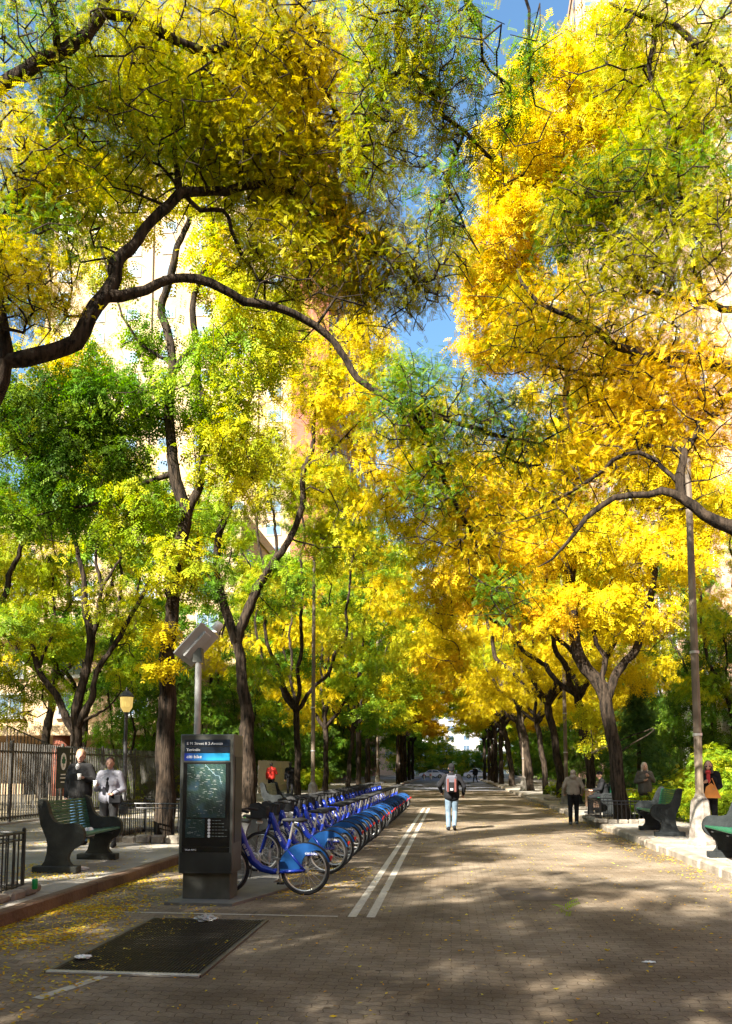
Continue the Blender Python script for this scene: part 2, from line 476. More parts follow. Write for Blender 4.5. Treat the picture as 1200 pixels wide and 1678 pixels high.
# ------------------------------------------------------------------ ground
def paver_mat():
    m, n, l, b = nodes('road_pavers')
    b.inputs['Roughness'].default_value = .85; b.inputs['Specular IOR Level'].default_value = .25
    g = n.new('ShaderNodeNewGeometry'); sx = n.new('ShaderNodeSeparateXYZ'); l.new(g.outputs['Position'], sx.inputs[0])
    def M(op, a, bb=None, c=None):
        q = n.new('ShaderNodeMath'); q.operation = op
        for i, x in enumerate((a, bb, c)):
            if x is None: continue
            if isinstance(x, (int, float)): q.inputs[i].default_value = x
            else: l.new(x, q.inputs[i])
        return q.outputs[0]
    zig = M('MULTIPLY', M('PINGPONG', sx.outputs[0], .055), .5)          # zigzag edged interlocking blocks
    y2 = M('ADD', sx.outputs[1], zig)
    zig2 = M('MULTIPLY', M('PINGPONG', sx.outputs[1], .055), .25)
    x2 = M('ADD', sx.outputs[0], zig2)
    cv = n.new('ShaderNodeCombineXYZ'); l.new(x2, cv.inputs[0]); l.new(y2, cv.inputs[1])
    br = n.new('ShaderNodeTexBrick'); l.new(cv.outputs[0], br.inputs['Vector'])
    br.inputs['Scale'].default_value = 1; br.inputs['Brick Width'].default_value = .20; br.inputs['Row Height'].default_value = .10
    br.inputs['Mortar Size'].default_value = .004; br.inputs['Mortar Smooth'].default_value = .3
    br.inputs['Color1'].default_value = (.195, .160, .120, 1); br.inputs['Color2'].default_value = (.245, .205, .155, 1); br.inputs['Mortar'].default_value = (.11, .08, .055, 1)
    nz = n.new('ShaderNodeTexNoise'); nz.inputs['Scale'].default_value = .9; nz.inputs['Detail'].default_value = 7; l.new(g.outputs['Position'], nz.inputs['Vector'])
    cr = n.new('ShaderNodeValToRGB'); cr.color_ramp.elements[0].position = .3; cr.color_ramp.elements[1].position = .7
    cr.color_ramp.elements[0].color = (.58, .56, .54, 1); cr.color_ramp.elements[1].color = (1.15, 1.12, 1.08, 1); l.new(nz.outputs[0], cr.inputs[0])
    mx = n.new('ShaderNodeMix'); mx.data_type = 'RGBA'; mx.blend_type = 'MULTIPLY'; mx.inputs[0].default_value = 1
    l.new(br.outputs['Color'], mx.inputs[6]); l.new(cr.outputs[0], mx.inputs[7])
    n2 = n.new('ShaderNodeTexNoise'); n2.inputs['Scale'].default_value = 60; n2.inputs['Detail'].default_value = 4; l.new(g.outputs['Position'], n2.inputs['Vector'])
    mx3 = n.new('ShaderNodeMix'); mx3.data_type = 'RGBA'; mx3.blend_type = 'OVERLAY'; mx3.inputs[0].default_value = .45
    l.new(mx.outputs[2], mx3.inputs[6]); l.new(n2.outputs[0], mx3.inputs[7])
    # narrow band of concrete across the road at the end of the block paving, tiny patches
    # broad stains, darker wheel paths and small dark spots
    n3 = n.new('ShaderNodeTexNoise'); n3.inputs['Scale'].default_value = .35; n3.inputs['Detail'].default_value = 8; n3.inputs['Roughness'].default_value = .7; l.new(g.outputs['Position'], n3.inputs['Vector'])
    c3 = n.new('ShaderNodeValToRGB'); c3.color_ramp.elements[0].position = .42; c3.color_ramp.elements[1].position = .56; c3.color_ramp.elements[0].color = (.62, .58, .54, 1); c3.color_ramp.elements[1].color = (1, 1, 1, 1); l.new(n3.outputs[0], c3.inputs[0])
    vo = n.new('ShaderNodeTexVoronoi'); vo.inputs['Scale'].default_value = 2.2; l.new(g.outputs['Position'], vo.inputs['Vector'])
    c4 = n.new('ShaderNodeValToRGB'); c4.color_ramp.elements[0].position = .05; c4.color_ramp.elements[1].position = .075; c4.color_ramp.elements[0].color = (.45, .42, .4, 1); c4.color_ramp.elements[1].color = (1, 1, 1, 1); l.new(vo.outputs['Distance'], c4.inputs[0])
    m4 = n.new('ShaderNodeMix'); m4.data_type = 'RGBA'; m4.blend_type = 'MULTIPLY'; m4.inputs[0].default_value = 1; l.new(c3.outputs[0], m4.inputs[6]); l.new(c4.outputs[0], m4.inputs[7])
    m5 = n.new('ShaderNodeMix'); m5.data_type = 'RGBA'; m5.blend_type = 'MULTIPLY'; m5.inputs[0].default_value = 1; l.new(mx3.outputs[2], m5.inputs[6]); l.new(m4.outputs[2], m5.inputs[7])
    l.new(m5.outputs[2], b.inputs['Base Color'])
    bp = n.new('ShaderNodeBump'); bp.inputs['Strength'].default_value = .7; bp.inputs['Distance'].default_value = .012
    ad = M('ADD', br.outputs['Fac'], M('MULTIPLY', n2.outputs[0], -.35)); inv = M('MULTIPLY', ad, -1.0)
    l.new(inv, bp.inputs['Height']); l.new(bp.outputs[0], b.inputs['Normal'])
    return m
PAVER = paver_mat()
CONC = mat('pavement_concrete', (.19, .17, .145), .9, var=.2, scale=1.3, bump=.4, bscale=25, col2=(.30, .275, .24))
KERBL = mat('kerb_brown', (.08, .045, .028), .8, scale=3, bump=.8, bscale=18, col2=(.16, .10, .065))
KERBR = mat('kerb_stone', (.15, .12, .09), .85, scale=4, bump=1, bscale=20, col2=(.30, .255, .20))
EARTH = mat('earth', (.10, .075, .05), 1, scale=3, bump=1, bscale=12, col2=(.2, .16, .09))
PAINT = mat('road_paint', (.30, .28, .24), .75, scale=25, bump=.2, col2=(.46, .43, .37))
ASPH = mat('asphalt', (.09, .09, .095), .9, scale=8, bump=.3, col2=(.14, .14, .14))

def grid_sheet(name, xs, ys, zf, m):
    vs = [(x, y, zf(x, y)) for y in ys for x in xs]; nx = len(xs)
    fs = [(j * nx + i, j * nx + i + 1, (j + 1) * nx + i + 1, (j + 1) * nx + i) for j in range(len(ys) - 1) for i in range(nx - 1)]
    mb = MB(); mb._add(vs, fs); return struct(mb, name, m)
mb = MB(); mb.quad((-1500, -300, -.06), (1500, -300, -.06), (1500, 2500, -.06), (-1500, 2500, -.06)); struct(mb, 'ground', EARTH)
mb = MB(); mb.quad((KL, -40, 0), (KR, -40, 0), (KR, 124, 0), (KL, 124, 0)); struct(mb, 'road', PAVER)
mb = MB(); mb.quad((KL + .02, 61, .004), (KR - .02, 61, .004), (KR - .02, 124, .004), (KL + .02, 124, .004)); struct(mb, 'shade_blue_road', mat('shade_blue_asphalt', (.07, .075, .10), .85, scale=5, bump=.3, col2=(.11, .115, .14)))  # far asphalt stretch, its blue shade painted into the colour
mb = MB(); mb.quad((-200, 124.0, -.001), (200, 124.0, -.001), (200, 150, -.001), (-200, 150, -.001)); struct(mb, 'avenue', ASPH)
ys = list(np.arange(-40, 124.1, 4))
grid_sheet('pavement', [-11.2, -8, KL - .16], ys, lambda x, y: walk_z(x), CONC)
grid_sheet('pavement', [KR + .16, 8, 11.2], ys, lambda x, y: walk_z(x), CONC)
mb = MB()
for y in np.arange(-4, 60, 1.5):
    for x0, x1 in ((-11.2, KL - .16), (KR + .16, 11.2)):
        mb.quad((x0, y, walk_z(x0) + .004), (x1, y, walk_z(x1) + .004), (x1, y + .014, walk_z(x1) + .004), (x0, y + .014, walk_z(x0) + .004))
struct(mb, 'pavement_joints', mat('joint', (.08, .07, .06), 1))
grid_sheet('planting_bed', [-60, -30, -11.2], [-40, 160], lambda x, y: .28, EARTH)
grid_sheet('planting_bed', [11.2, 30, 60], [-40, 160], lambda x, y: .28, EARTH)
# left kerb, one long steel-faced run; right kerb of separate worn stones
mb = MB()
y = -12.0
while y < 124:
    L = 3.2; mb.box((KL - .08, y + L / 2, .03), (.16, L - .012, .26 + .004), bev=.02); y += L
struct(mb, 'kerb', KERBL)
mb = MB(); g_ = np.random.default_rng(5); y = -6.0
while y < 124:
    L = g_.uniform(.55, 1.1) if y < 60 else 3
    dx = g_.uniform(-.03, .03); dz = g_.uniform(-.012, .01)
    mb.box((KR + .09 + dx, y + L / 2, .035 + dz), (.24, L - .03, .26), rz=g_.uniform(-.02, .02), bev=.035); y += L
struct(mb, 'kerb', KERBR)

# painted lines
def road_stripe(a, b, wd, z=.004):
    a = Vector(a); b = Vector(b); t = (b - a).normalized(); s_ = Vector((-t.y, t.x, 0)) * wd / 2
    mb = MB(); nseg = max(1, int((b - a).length / 1.2)); 
    for i in range(nseg):
        p = a.lerp(b, i / nseg); q = a.lerp(b, (i + 1) / nseg)
        p.z = q.z = z; mb.quad(p - s_, q - s_, q + s_, p + s_)
    return mb
g1 = G(577, 1503); g2 = G(604, 1505)
struct(road_stripe((g1.x, g1.y, 0), (g1.x, 34, 0), .10), 'lane_marking', PAINT)
struct(road_stripe((g2.x + .02, g1.y, 0), (g2.x + .02, 34, 0), .10), 'lane_marking', PAINT)
gy = G(600, 1503).y
struct(road_stripe((-4.6, gy - .0, 0), (-1.3, gy - .0, 0), .05), 'lane_marking', PAINT)
a = G(60, 1637); b = G(172, 1600); struct(road_stripe(a, b, .10), 'lane_marking', PAINT)
# repaired patch
q = [G(805, 1455), G(880, 1455), G(935, 1477), G(830, 1475)]
mb = MB(); mb.quad(*[(p.x, p.y, .004) for p in q]); struct(mb, 'road_patch', mat('patch', (.085, .065, .05), .9, scale=12, bump=.3))

# metal grate let into the road
gr = empty('floor_grate', ((-3.33 - 2.06) / 2, 7.6, 0), 0, 'dark metal ventilation grate let into the road before the kiosk', 'grate')
c = [G(82, 1596), G(332, 1599), G(435, 1509), G(246, 1507)]
x0 = (c[0].x + c[3].x) / 2; x1 = (c[1].x + c[2].x) / 2; y0 = (c[0].y + c[1].y) / 2; y1 = (c[2].y + c[3].y) / 2
gr.location = ((x0 + x1) / 2, (y0 + y1) / 2, 0); W_ = x1 - x0; L_ = y1 - y0
GRM = mat('grate_metal', (.035, .034, .033), .5, .7, scale=20, col2=(.07, .065, .06))
mb = MB(); mb.box((0, 0, .004), (W_, L_, .004)); mb.build('pit', mat('pit_black', (.006, .006, .006), .9), gr)
mb = MB(); k = int(W_ / .032)
for i in range(k): mb.box((-W_ / 2 + (i + .5) * W_ / k, 0, .012), (.010, L_, .014))
for j in range(14): mb.box((0, -L_ / 2 + (j + .5) * L_ / 14, .010), (W_, .012, .008))
mb.build('bars', GRM, gr)
mb = MB()
for s_ in (-1, 1): mb.box((s_ * W_ / 2, 0, .010), (.05, L_ + .05, .018))
mb.box((0, L_ / 2, .010), (W_ - .05, .04, .017))
mb.build('frame', mat('grate_frame', (.10, .09, .08), .6, .4), gr)
mb = MB(); mb.box((0, -L_ / 2 - .01, .012), (W_ + .02, .06, .022), bev=.004); mb.build('edge_strip', mat('strip', (.34, .32, .29), .5, .3, scale=30, col2=(.5, .48, .44)), gr)
# ------------------------------------------------------------------ hero trees
XL, XR = -6.5, 5.6
# leaning giant just outside the frame at the left
def base_at(x, y): return Vector((x, y, walk_z(x)))
b0 = base_at(-6.6, 9.6)
hero('locust_tree', 'huge gnarled locust tree leaning in from the left edge above the bench', b0, [
    ([b0, Vector((-6.7, 9.55, 2.2)), P(-45, 740, 9.5), P(5, 625, 9.5), P(12, 570, 9.5), P(2, 520, 9.5), P(-8, 470, 9.5), P(0, 400, 9.6), P(25, 330, 9.8), P(60, 230, 10), P(80, 150, 10)], .30, .02),
    ([P(12, 590, 9.5), P(60, 582, 9.6), P(130, 560, 9.9), P(150, 520, 10), P(178, 470, 10.2), P(186, 425, 10.3), P(225, 400, 10.5), P(255, 365, 10.7), P(288, 320, 11), P(290, 250, 11.2), P(300, 170, 11.3), P(330, 90, 11.4)], .15, .02),
    ([P(186, 480, 10.2), P(225, 478, 10.4), P(280, 458, 10.7), P(340, 468, 11), P(400, 492, 11.2), P(470, 505, 11.5), P(530, 550, 11.8), P(590, 618, 12), P(650, 660, 12), P(700, 720, 12.2), P(740, 800, 12.6), P(770, 880, 13)], .085, .012),
    ([P(650, 660, 12), P(720, 690, 12), P(790, 700, 12), P(860, 720, 12)], .04, .01),
    ([P(288, 312, 11), P(350, 312, 11.3), P(425, 300, 11.5), P(500, 335, 12), P(560, 360, 12.3), P(620, 400, 12.6), P(680, 470, 12.9)], .075, .012),
    ([P(288, 290, 11), P(330, 345, 11.2), P(370, 340, 11.4), P(395, 420, 11.6), P(420, 460, 11.8)], .045, .015),
    ([P(0, 440, 9.5), P(-30, 300, 9.4), P(-30, 170, 9), P(20, 122, 8.9), P(90, 90, 9), P(150, 50, 9.2), P(180, 5, 9.3), P(195, -60, 9.4)], .13, .06),
    ([P(160, 35, 9.2), P(190, 28, 9.4), P(260, 52, 9.8), P(340, 74, 10.2), P(438, 77, 10.6), P(490, 110, 11), P(540, 150, 11.4), P(575, 230, 11.8), P(590, 300, 12)], .075, .012),
    ([P(95, 85, 9), P(85, 20, 8.8), P(70, -60, 8.7)], .05, .03),
    ([P(-10, 360, 9.5), P(50, 300, 9.7), P(110, 180, 9.9), P(150, 100, 10)], .05, .02),
], [
    (50, 60, 9, 110, 80, 1.2, 102, 'G+YG'), (190, 110, 10, 120, 90, 1.3, 204, 'YG+OL'), (330, 90, 10.8, 130, 90, 1.3, 255, 'OL+Y'),
    (470, 60, 11, 110, 80, 1.2, 221, 'Y+OL'), (530, 170, 11.6, 100, 90, 1.2, 204, 'Y'), (420, 190, 11.2, 120, 90, 1.2, 221, 'OL+Y'), (300, 220, 11, 110, 80, 1, 187, 'OL+GY'),
    (150, 220, 10, 90, 70, 1, 119, 'G+OL'), (50, 280, 9.6, 90, 80, 1, 136, 'YG+Y'), (110, 340, 10.2, 70, 60, .8, 85, 'G+OL'),
    (40, 470, 9.4, 70, 60, .8, 119, 'Y+OL'), (60, 400, 9.6, 70, 60, .8, 85, 'OL+G'), (220, 300, 11, 60, 40, .8, 68, 'OL+YG'), (400, 290, 11.5, 100, 60, 1, 119, 'OL'),
    (500, 300, 12, 110, 80, 1.2, 221, 'OL+Y'), (590, 330, 12.6, 90, 100, 1.2, 187, 'OL+YG'), (560, 440, 12.8, 100, 80, 1.2, 204, 'OL+O'), (640, 470, 13, 80, 60, 1.2, 136, 'OL'),
    (470, 430, 12, 90, 70, 1, 136, 'YG+OL'), (680, 640, 12, 60, 50, .8, 59, 'G'), (750, 680, 12, 120, 60, 1.1, 105, 'OL+DG+G'), (840, 715, 12, 95, 65, 1.1, 105, 'G+DG+OL'), (640, 690, 12, 50, 40, .8, 42, 'G+OL'),
    (720, 790, 12.5, 60, 60, .8, 68, 'G+OL'), (790, 860, 12.9, 60, 70, .8, 93, 'OL+O'), (830, 980, 13.2, 55, 40, .8, 37, 'G'), (720, 420, 12.8, 70, 60, 1, 93, 'OL'),
], 'fine', 16, .36, 11, bare=.45, size=.72, tip=.008, ex=.34, group=None)

# tall straight trunk beside the kiosk
b1 = Vector((G(270, 1374, .19).x, G(270, 1374, .19).y, .17)); Y1 = b1.y
hero('locust_tree', 'tall rough-barked locust tree standing between the green bench and the kiosk', b1, [
    ([b1 - Vector((0, 0, .1)), P(271, 1330, Y1), P(272, 1200, Y1), P(277, 1050, Y1), P(285, 950, Y1), P(298, 870, Y1), P(302, 835, Y1), P(285, 760, Y1), P(277, 690, Y1), P(283, 610, Y1), P(275, 540, Y1), P(265, 500, Y1), P(285, 430, Y1), P(310, 350, Y1 + .3), P(318, 250, Y1 + .5)], .24, .05),
    ([P(302, 850, Y1), P(325, 790, Y1 + .3), P(335, 740, Y1 + .4), P(330, 660, Y1 + .3), P(325, 590, Y1 + .2), P(315, 510, Y1), P(345, 400, Y1), P(350, 300, Y1)], .12, .04),
    ([P(285, 615, Y1), P(310, 575, Y1), P(345, 560, Y1 - .3), P(385, 510, Y1 - .5), P(390, 450, Y1 - .7), P(420, 380, Y1 - .7)], .10, .03),
    ([P(285, 770, Y1), P(240, 790, Y1), P(180, 820, Y1), P(120, 830, Y1 + .2), P(40, 850, Y1 + .4)], .06, .02),
    ([P(278, 640, Y1), P(220, 650, Y1), P(160, 680, Y1), P(90, 690, Y1), P(30, 730, Y1), P(-20, 755, Y1)], .07, .02),
    ([P(278, 600, Y1), P(230, 560, Y1 - .3), P(180, 470, Y1 - .5)], .05, .02),
    ([P(30, 740, Y1), P(70, 755, Y1), P(120, 735, Y1), P(170, 725, Y1)], .03, .01),
], [
    (200, 660, Y1, 110, 60, 1.3, 90, 'G'), (80, 690, Y1, 100, 70, 1.3, 90, 'G+DG'), (150, 760, Y1 + .3, 110, 70, 1.3, 80, 'G+DG'), (60, 830, Y1 + .5, 90, 60, 1.3, 60, 'G'),
    (230, 850, Y1 + .3, 80, 60, 1.3, 50, 'GY'), (120, 600, Y1 + .2, 80, 40, 1, 35, 'Y+G'), (330, 640, Y1, 70, 70, 1.2, 40, 'GY'), (390, 600, Y1 - .4, 80, 70, 1.2, 50, 'GY'),
    (380, 740, Y1 + .2, 80, 70, 1.2, 55, 'YG'), (300, 930, Y1, 60, 60, 1.2, 30, 'YG'), (430, 520, Y1 - .6, 80, 60, 1.2, 45, 'YG'), (240, 540, Y1, 50, 40, .9, 16, 'G'),
    (380, 340, Y1, 90, 90, 1.6, 70, 'OL+YG'), (300, 230, Y1 + .4, 110, 80, 1.6, 80, 'YG'), (430, 200, Y1, 110, 90, 1.6, 90, 'Y+OL'), (500, 360, Y1 - .5, 80, 80, 1.6, 60, 'YG+Y'),
    (200, 330, Y1, 80, 60, 1.4, 45, 'YG+Y'), (150, 420, Y1, 60, 50, 1.2, 22, 'YG+OL'), (360, 450, Y1, 60, 50, 1.4, 36, 'YG+Y'), (110, 260, Y1, 80, 70, 1.4, 50, 'OL+G'), (250, 140, Y1, 90, 80, 1.4, 60, 'Y+YG'), (262, 1040, Y1 - .4, 14, 14, .2, 4, 'Y'), (262, 1095, Y1 - .4, 16, 12, .2, 5, 'Y'),
], 'mid', 24, .36, 21, bare=.5, tip=.009, ex=.36)

# forked tree behind the kiosk
b2 = Vector((XL - .2, 26, .18)); Y2 = 26
hero('locust_tree', 'locust tree with a wide V fork standing behind the first docked bikes', b2, [
    ([b2 - Vector((0, 0, .1)), P(408, 1290, Y2), P(404, 1180, Y2), P(396, 1100, Y2), P(386, 1045, Y2), P(362, 975, Y2), P(355, 900, Y2), P(372, 840, Y2), P(392, 770, Y2), P(398, 690, Y2), P(420, 620, Y2), P(430, 540, Y2)], .30, .02),
    ([P(388, 1050, Y2), P(412, 985, Y2), P(445, 925, Y2), P(478, 880, Y2), P(496, 815, Y2), P(500, 765, Y2), P(515, 715, Y2), P(520, 650, Y2), P(540, 580, Y2), P(530, 520, Y2)], .20, .02),
    ([P(360, 975, Y2), P(335, 930, Y2), P(322, 880, Y2), P(330, 800, Y2)], .09, .03),
    ([P(445, 925, Y2), P(455, 880, Y2), P(440, 800, Y2), P(460, 720, Y2)], .07, .02),
    ([P(500, 765, Y2), P(540, 740, Y2), P(590, 690, Y2)], .06, .02),
], [
    (400, 720, Y2, 80, 60, 1.8, 70, 'YG'), (500, 620, Y2, 80, 70, 1.8, 80, 'Y+YG'), (430, 800, Y2, 70, 60, 1.8, 60, 'YG'), (570, 660, Y2, 70, 70, 1.8, 70, 'Y'),
    (340, 830, Y2, 60, 60, 1.5, 45, 'GY'), (540, 780, Y2 + 1, 60, 60, 1.8, 55, 'Y+YG'), (460, 960, Y2 + 1, 60, 40, 1.6, 35, 'G+GY'), (330, 960, Y2, 50, 50, 1.5, 30, 'G'), (600, 560, Y2, 50, 60, 1.6, 45, 'Y'), (460, 540, Y2, 70, 50, 1.8, 50, 'YG'), (640, 760, Y2, 60, 70, 1.8, 60, 'Y'), (620, 860, Y2 + 1, 60, 60, 1.8, 50, 'Y+YG'), (560, 900, Y2 + 2, 60, 60, 1.8, 40, 'YG'), (640, 620, Y2, 40, 40, 1.2, 24, 'YG'),
], 'mid', 30, .42, 31, bare=.6, tip=.010, ex=.36)

# many-stemmed tree in the garden behind the fence
b3 = Vector((P(125, 1215, 25.5).x, 25.5, .28)); Y3 = 25.5
hero('garden_tree', 'many-stemmed tree spreading green behind the black iron fence', b3, [
    ([b3, P(124, 1215, Y3), P(128, 1150, Y3), P(148, 1065, Y3), P(140, 985, Y3), P(128, 900, Y3), P(108, 850, Y3)], .26, .06),
    ([P(122, 1205, Y3), P(95, 1150, Y3), P(66, 1095, Y3), P(35, 1030, Y3), P(0, 980, Y3), P(-50, 930, Y3)], .15, .05),
    ([P(126, 1200, Y3), P(148, 1150, Y3), P(160, 1100, Y3), P(205, 1030, Y3), P(245, 950, Y3), P(265, 915, Y3)], .14, .05),
    ([P(148, 1060, Y3), P(168, 970, Y3), P(190, 925, Y3), P(225, 880, Y3)], .10, .03),
    ([P(170, 965, Y3), P(160, 900, Y3), P(170, 830, Y3)], .07, .03),
    ([P(66, 1095, Y3), P(90, 1020, Y3), P(85, 950, Y3), P(62, 920, Y3)], .06, .03),
    ([P(130, 1190, Y3), P(170, 1165, Y3), P(200, 1130, Y3)], .06, .02),
], [
    (40, 900, Y3, 90, 60, 1.6, 70, 'YG+G'), (130, 830, Y3, 90, 60, 1.6, 70, 'G'), (30, 1000, Y3, 80, 60, 1.6, 50, 'YG'), (220, 860, Y3, 70, 60, 1.6, 55, 'GY'),
    (200, 1000, Y3, 60, 50, 1.5, 32, 'YG'), (60, 1130, Y3 + 1, 60, 40, 1.2, 30, 'GY'), (10, 1090, Y3, 60, 50, 1.2, 34, 'GY'), (220, 1100, Y3 + 1, 50, 40, 1.2, 30, 'GY'), (100, 960, Y3 + 1, 60, 50, 1.2, 30, 'YG'), (20, 1175, Y3, 40, 20, .8, 12, 'YG'),
], 'mid', 26, .40, 41, bare=.8, tip=.010, ex=.36)

# near right tree, trunk outside the frame
b4 = base_at(6.9, 11.5); Y4 = 11.5
hero('locust_tree', 'locust tree leaning in from the right edge over the green benches', b4, [
    ([b4, Vector((6.9, 11.5, 2.5)), P(1330, 930, Y4), P(1290, 800, Y4), P(1270, 660, Y4), P(1290, 480, Y4), P(1260, 300, Y4), P(1200, 150, Y4)], .34, .08),
    ([P(1330, 930, Y4), P(1262, 905, Y4), P(1205, 862, Y4), P(1160, 845, Y4), P(1118, 822, Y4), P(1060, 810, Y4), P(1005, 815, Y4), P(962, 845, Y4), P(935, 885, Y4), P(905, 915, Y4 + .2), P(880, 935, Y4 + .3)], .13, .012),
    ([P(1120, 822, Y4), P(1112, 795, Y4), P(1120, 755, Y4), P(1140, 720, Y4), P(1180, 670, Y4), P(1210, 620, Y4)], .075, .04),
    ([P(1118, 790, Y4), P(1075, 755, Y4), P(1020, 750, Y4), P(960, 790, Y4 + .3), P(880, 835, Y4 + .6)], .035, .012),
    ([P(1270, 660, Y4), P(1215, 618, Y4), P(1170, 595, Y4), P(1120, 578, Y4), P(1070, 575, Y4), P(1010, 568, Y4), P(960, 540, Y4), P(900, 500, Y4), P(850, 440, Y4)], .11, .02),
    ([P(1275, 640, Y4), P(1200, 603, Y4 + .4), P(1100, 608, Y4 + .6), P(1000, 610, Y4 + .8), P(900, 600, Y4 + 1)], .05, .015),
    ([P(1110, 735, Y4), P(1060, 725, Y4 + .5), P(1010, 700, Y4 + .6), P(960, 660, Y4 + .8)], .035, .012),
    ([P(1290, 480, Y4), P(1200, 515, Y4), P(1140, 490, Y4), P(1070, 470, Y4), P(1030, 430, Y4)], .07, .02),
    ([P(1275, 400, Y4), P(1200, 345, Y4), P(1120, 340, Y4), P(1030, 300, Y4), P(960, 300, Y4)], .06, .02),
    ([P(1200, 150, Y4), P(1130, 60, Y4), P(1040, 22, Y4 - .3), P(1000, 0, Y4 - .4)], .08, .03),
    ([P(1060, 25, Y4), P(1070, 120, Y4), P(1090, 200, Y4), P(1085, 280, Y4)], .03, .01),
], [
    (1120, 60, Y4, 110, 60, 1.2, 153, 'YG+OL'), (1160, 180, Y4, 70, 70, 1.1, 119, 'OL+YG'), (1060, 250, Y4 + .3, 60, 50, 1, 68, 'GY+OL'), (1160, 310, Y4, 80, 60, 1.1, 119, 'OL+G'), (1030, 340, Y4 + .2, 80, 60, 1.1, 153, 'OL+DG'),
    (950, 370, Y4 + .4, 70, 60, 1.1, 144, 'DG+OL'), (1130, 420, Y4, 90, 60, 1.1, 153, 'OL+YG'), (1010, 450, Y4, 70, 50, 1, 93, 'OL'), (890, 530, Y4 + .8, 100, 50, 1.2, 144, 'OL+O'), (960, 590, Y4 + .6, 90, 50, 1.2, 119, 'OL+O'),
    (1090, 560, Y4 + .3, 100, 40, 1.1, 102, 'OL+O'), (1080, 660, Y4 + .5, 100, 50, 1.2, 153, 'O'), (1170, 700, Y4, 60, 60, 1, 76, 'O'), (1000, 740, Y4 + .6, 90, 40, 1, 102, 'O+Y'), (1180, 620, Y4, 50, 40, 1, 40, 'O'),
    (920, 830, Y4 + .8, 80, 60, 1, 68, 'O+OL'), (1000, 100, Y4 + .5, 50, 60, 1, 42, 'YG'),
], 'fine', 16, .36, 51, bare=.45, size=.72, tip=.008, ex=.34)

# overhanging boughs from a tree just behind the camera
b5 = base_at(6.8, 1.5)
hero('locust_tree', 'locust tree behind the viewpoint whose thin dark boughs hang against the blue sky', b5, [
    ([b5, Vector((6.6, 1.6, 3)), Vector((6, 2.4, 6)), Vector((4.3, 4.2, 8.3)), P(800, -120, 8), P(720, -40, 8.4), P(650, 40, 8.8), P(665, 110, 9), P(700, 130, 9), P(730, 190, 9.2), P(760, 215, 9.3), P(800, 260, 9.6)], .30, .02),
    ([P(800, -120, 8), P(850, -20, 8.2), P(862, 60, 8.4), P(868, 130, 8.6), P(880, 165, 8.7)], .03, .006),
    ([P(720, -40, 8.4), P(780, 20, 8.6), P(790, 90, 8.8), P(840, 140, 9)], .03, .008),
    ([P(665, 100, 9), P(620, 150, 9.2), P(600, 230, 9.4)], .03, .008),
    ([P(760, 215, 9.3), P(745, 260, 9.4), P(740, 320, 9.6), P(760, 380, 9.8)], .02, .006),
], [
    (640, 60, 8.8, 80, 60, .8, 93, 'OL+GY'), (730, 90, 8.8, 80, 60, .8, 68, 'G+OL'), (690, 190, 9.2, 90, 60, .8, 68, 'OL'), (780, 210, 9.3, 80, 60, .8, 44, 'G+OL'), (620, 220, 9.4, 60, 70, .8, 54, 'OL+GY'),
    (868, 110, 8.5, 20, 40, .3, 17, 'G'), (730, 330, 9.6, 50, 50, .8, 34, 'G+OL'),
], 'fine', 12, .28, 61, bare=.45, size=.8, tip=.007, ex=.34)

